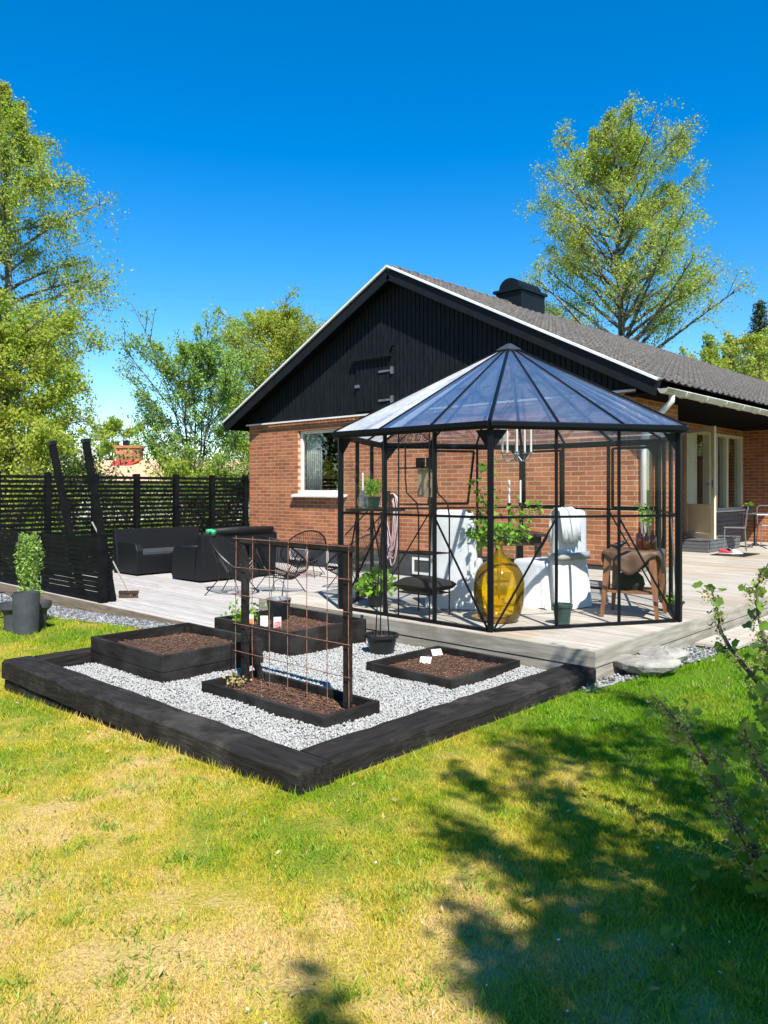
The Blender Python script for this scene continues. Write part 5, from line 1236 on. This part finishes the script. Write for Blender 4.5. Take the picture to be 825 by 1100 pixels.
for k, (X, Y, h_) in enumerate(((-26, 14, 8.5), (-32, 6, 9), (-24, 2, 8), (6, -13, 10), (-9, -16, 12))):
    a_ = cw(X, Y); tree('leafy_tree', (a_[0], a_[1], float(G(*a_))), h_, egg(4.0, .8, .4), ('broad dark garden tree far out to the left', 'tall dark garden tree left of the viewpoint', 'dark garden tree well behind on the left', 'dark garden tree behind the viewpoint on the right', 'dark garden tree behind the viewpoint on the left')[k], M['leaf_dark'], M['bark'], nl=34, nleaf=9000, lsize=.32, tr=.25, f0=.15, seed=90+k, upright=.7, clump=.9, group='garden trees round the viewpoint')

# ------------------------------------------------------------------ neighbour house beyond the fence
c0 = cw((172-412.5)*45/830, 46); nh = thing('neighbour_house', (c0[0], c0[1], -.15), 'low neighbouring house with beige tiled roof and stout brick chimney', 'house', rz=uA)
MB().box(-5, 5, -3, 3, -.0, 2.2).build('wall', M['pale'], nh)
ro2 = MB().prism([(-3.4, 2.1), (0, 3.32), (3.4, 2.1), (3.4, 2.2), (0, 3.44), (-3.4, 2.2)], lambda y, z: (-5.3, y, z), lambda y, z: (5.3, y, z)).build('roof', M['terracotta'], nh)
mb = MB().box(-2.75, -1.40, -.5, .35, 3.0, 4.15).box(-2.84, -1.31, -.58, .43, 4.151, 4.30)
co2 = mb.build('chimney', M['brick_far'], ro2)
MB().box(-2.45, -2.1, -.2, .1, 4.301, 4.62).build('flue', M['black_metal'], co2)
MB().add([(-2.85, -.53, 3.28), (-1.35, -.53, 3.28), (-1.75, -.95, 3.13), (-2.95, -.95, 3.13), (-2.85, -.53, 3.42), (-1.35, -.53, 3.42)], [(0, 3, 2, 1), (4, 5, 2, 3)]).build('flashing', M['redmetal'], co2, solid=.02)
dsh = cw((95-412.5)*40/830, 40); o = thing('satellite_dish', (dsh[0], dsh[1], -.15), 'pale round satellite dish on a mast left of the neighbour chimney', 'dish', rz=uA)
MB().tube([(0, 0, 0), (0, .12, 3.3)], .04, 8).build('mast', M['zinc'], o)
MB().add([(0, .0, 3.45)]+[(.45*math.cos(t), -.10, 3.45+.55*math.sin(t)) for t in np.linspace(0, 6.283, 25)[:-1]], [(0, 1+j, 1+(j+1) % 24) for j in range(24)]).build('dish', M['pale'], o, solid=.02)

# ------------------------------------------------------------------ currant bush at the right edge
def lobed(name, pts, size, m, parent, up=.5):
    n = len(pts); ang = np.linspace(-2.5, 2.5, 11); rad = np.array([.60, .82, .70, .98, .80, 1.1, .80, .98, .70, .82, .60])
    base = np.concatenate([[[0, 0, 0]], np.stack([np.cos(ang)*rad*.55+.25, np.sin(ang)*rad*.55, .10*np.abs(np.sin(ang))], 1)])
    d = RNG.normal(size=(n, 3)); d[:, 2] -= .2; d /= np.linalg.norm(d, axis=1)[:, None]
    t = RNG.normal(size=(n, 3))*.5; t[:, 2] += up*1.6; s = np.cross(t, d); s /= np.linalg.norm(s, axis=1)[:, None]; nn = np.cross(d, s)
    L_ = size*RNG.uniform(.5, 1.25, n)
    V = np.asarray(pts)[:, None, :]+L_[:, None, None]*(base[None, :, 0:1]*d[:, None]+base[None, :, 1:2]*s[:, None]+base[None, :, 2:3]*nn[:, None])
    f = np.array([(0, i, i+1) for i in range(1, 11)]); F = (f[None]+(np.arange(n)*12)[:, None, None]).reshape(-1, 3)
    return npmesh(name, V.reshape(-1, 3), F, m, parent)
cb = cw(1.42, 2.55); cbz = float(G(*cb))
o = thing('currant_bush', (cb[0], cb[1], cbz), 'flowering currant bush reaching in from the right edge over the shaded lawn', 'bush')
def q3(px, py, Y): X = (px-412.5)*Y/830; a_ = cw(X, Y); return Vector((a_[0]-cb[0], a_[1]-cb[1], 1.6-(py-525)*Y/830-cbz))
S = [[(702, 749, 2.3), (722, 768, 2.33), (745, 795, 2.36), (765, 830, 2.4), (782, 866, 2.42), (812, 915, 2.48), (850, 985, 2.55)],
     [(763, 629, 2.75), (770, 653, 2.75), (774, 678, 2.75), (785, 697, 2.74), (800, 716, 2.72), (822, 742, 2.7), (850, 830, 2.62), (862, 960, 2.56)],
     [(826, 604, 2.6), (813, 630, 2.6), (814, 660, 2.6), (822, 690, 2.6), (838, 740, 2.6), (862, 880, 2.58)],
     [(797, 772, 2.35), (803, 795, 2.37), (813, 818, 2.4), (832, 850, 2.43), (858, 950, 2.52)],
     [(770, 858, 2.5), (790, 890, 2.5), (815, 930, 2.52), (850, 985, 2.55)],
     [(835, 700, 2.3), (838, 760, 2.35), (850, 860, 2.45), (860, 960, 2.55)], [(772, 800, 2.6), (780, 850, 2.6), (800, 900, 2.58), (850, 980, 2.56)]]
mb = MB(); lp = []; fp = []; rc = random.Random(8)
for pts in S:
    w_ = [q3(*p_) for p_ in pts]; k = len(w_); mb.tube(w_, [.0022+.0016*i for i in range(k)], 6)
    w_ += [Vector((0, 0, 0))]; mb.tube([w_[-2], w_[-1]], .011, 6)
    for i in range(k-1):
        seg = (w_[i+1]-w_[i]).length; m_ = max(5, int(seg*140))
        for _ in range(m_):
            c = w_[i].lerp(w_[i+1], rc.random()); t = Vector((rc.gauss(0, .028), rc.gauss(0, .028), rc.gauss(.0, .026)))
            if rc.random() < .62: lp.append(tuple(c+t)); mb.tube([c, c+t], .0009, 3, cap=False)
            if rc.random() < .60:
                L_ = rc.uniform(.03, .07); c2 = c+t*.6
                for _q in range(14): s_ = rc.random(); fp.append(tuple(c2+Vector((rc.gauss(0, .007), rc.gauss(0, .007), -L_*s_))))
for _ in range(80):
    px = 852-abs(rc.gauss(0, 28)); py = rc.uniform(850, 1000); lp.append(tuple(q3(px, py, rc.uniform(2.35, 2.8))))
for _ in range(60): lp.append(tuple(q3(840-abs(rc.gauss(0, 15)), rc.uniform(690, 860), rc.uniform(2.35, 2.7))))
mb.build('stem', M['bark'], o); lobed('foliage', lp, .044, M['leaf_currant'], o); leaves('flower_cluster', fp, .010, M['flower_currant'], o, aspect=.9)
for (px, py, lb) in ((752, 948, 'small bright green seedling in the shaded grass below the currant'), (728, 1010, 'little leafy weed in the deep shade of the lawn')):
    Yd = 1.32*830/(py-525); p_ = cw((px-412.5)*Yd/830, Yd); s_ = thing('seedling', (p_[0], p_[1], float(G(*p_))), lb, 'plant'); pp_ = [(rc.gauss(0, .02), rc.gauss(0, .02), rc.uniform(.03, .11)) for _ in range(9)]
    lobed('foliage', pp_, .045, M['leaf_currant'], s_); mb = MB()
    for q in pp_: mb.tube([(0, 0, 0), (q[0]*.5, q[1]*.5, q[2]*.6), q], .0012, 4)
    mb.build('stem', M['leaf_dark'], s_)

# ------------------------------------------------------------------ light, sky, camera
EL = R(52); TD = Vector((-.844*math.cos(EL), .536*math.cos(EL), -math.sin(EL)))
sl = bpy.data.lights.new('sun', 'SUN'); sl.energy = 5.; sl.angle = R(.53); sl.color = (1., .955, .88)
so = bpy.data.objects.new('sun', sl); col.objects.link(so); so.rotation_euler = TD.to_track_quat('-Z', 'Y').to_euler(); so.location = (20, -15, 20)
wd = bpy.data.worlds.new('World'); scene.world = wd; wd.use_nodes = True; nt = wd.node_tree; nt.nodes.clear()
sky = nt.nodes.new('ShaderNodeTexSky'); sky.sky_type = 'NISHITA'; sky.sun_disc = False; sky.sun_elevation = EL
sky.sun_rotation = math.atan2(.844, -.536); sky.air_density = 1.0; sky.dust_density = .1; sky.ozone_density = 2.5; sky.altitude = 0
hs = nt.nodes.new('ShaderNodeHueSaturation'); hs.inputs['Saturation'].default_value = 1.5; hs.inputs['Hue'].default_value = .502
bg = nt.nodes.new('ShaderNodeBackground'); bg.inputs['Strength'].default_value = .108; wo_ = nt.nodes.new('ShaderNodeOutputWorld')
nt.links.new(sky.outputs[0], hs.inputs['Color']); nt.links.new(hs.outputs[0], bg.inputs['Color']); nt.links.new(bg.outputs[0], wo_.inputs[0])
cam = bpy.data.cameras.new('camera'); co_ = bpy.data.objects.new('camera', cam); col.objects.link(co_); scene.camera = co_
co_.location = CAM; co_.rotation_euler = (R(90), 0, math.atan2(-AU[1], -AU[0])+math.pi*0 if False else R(43.13))
cam.sensor_fit = 'VERTICAL'; cam.sensor_height = 36; cam.sensor_width = 27; cam.lens = 36*830/1100; cam.shift_y = -25/1100; cam.clip_end = 3000; cam.clip_start = .05
scene.view_settings.view_transform = 'Standard'; scene.view_settings.look = 'None'; scene.view_settings.exposure = .98; scene.view_settings.gamma = 1
scene.render.engine = 'CYCLES'; scene.cycles.max_bounces = 8; scene.cycles.transparent_max_bounces = 24; scene.cycles.diffuse_bounces = 3
scene.cycles.glossy_bounces = 4; scene.cycles.transmission_bounces = 6; scene.cycles.caustics_reflective = False; scene.cycles.caustics_refractive = False
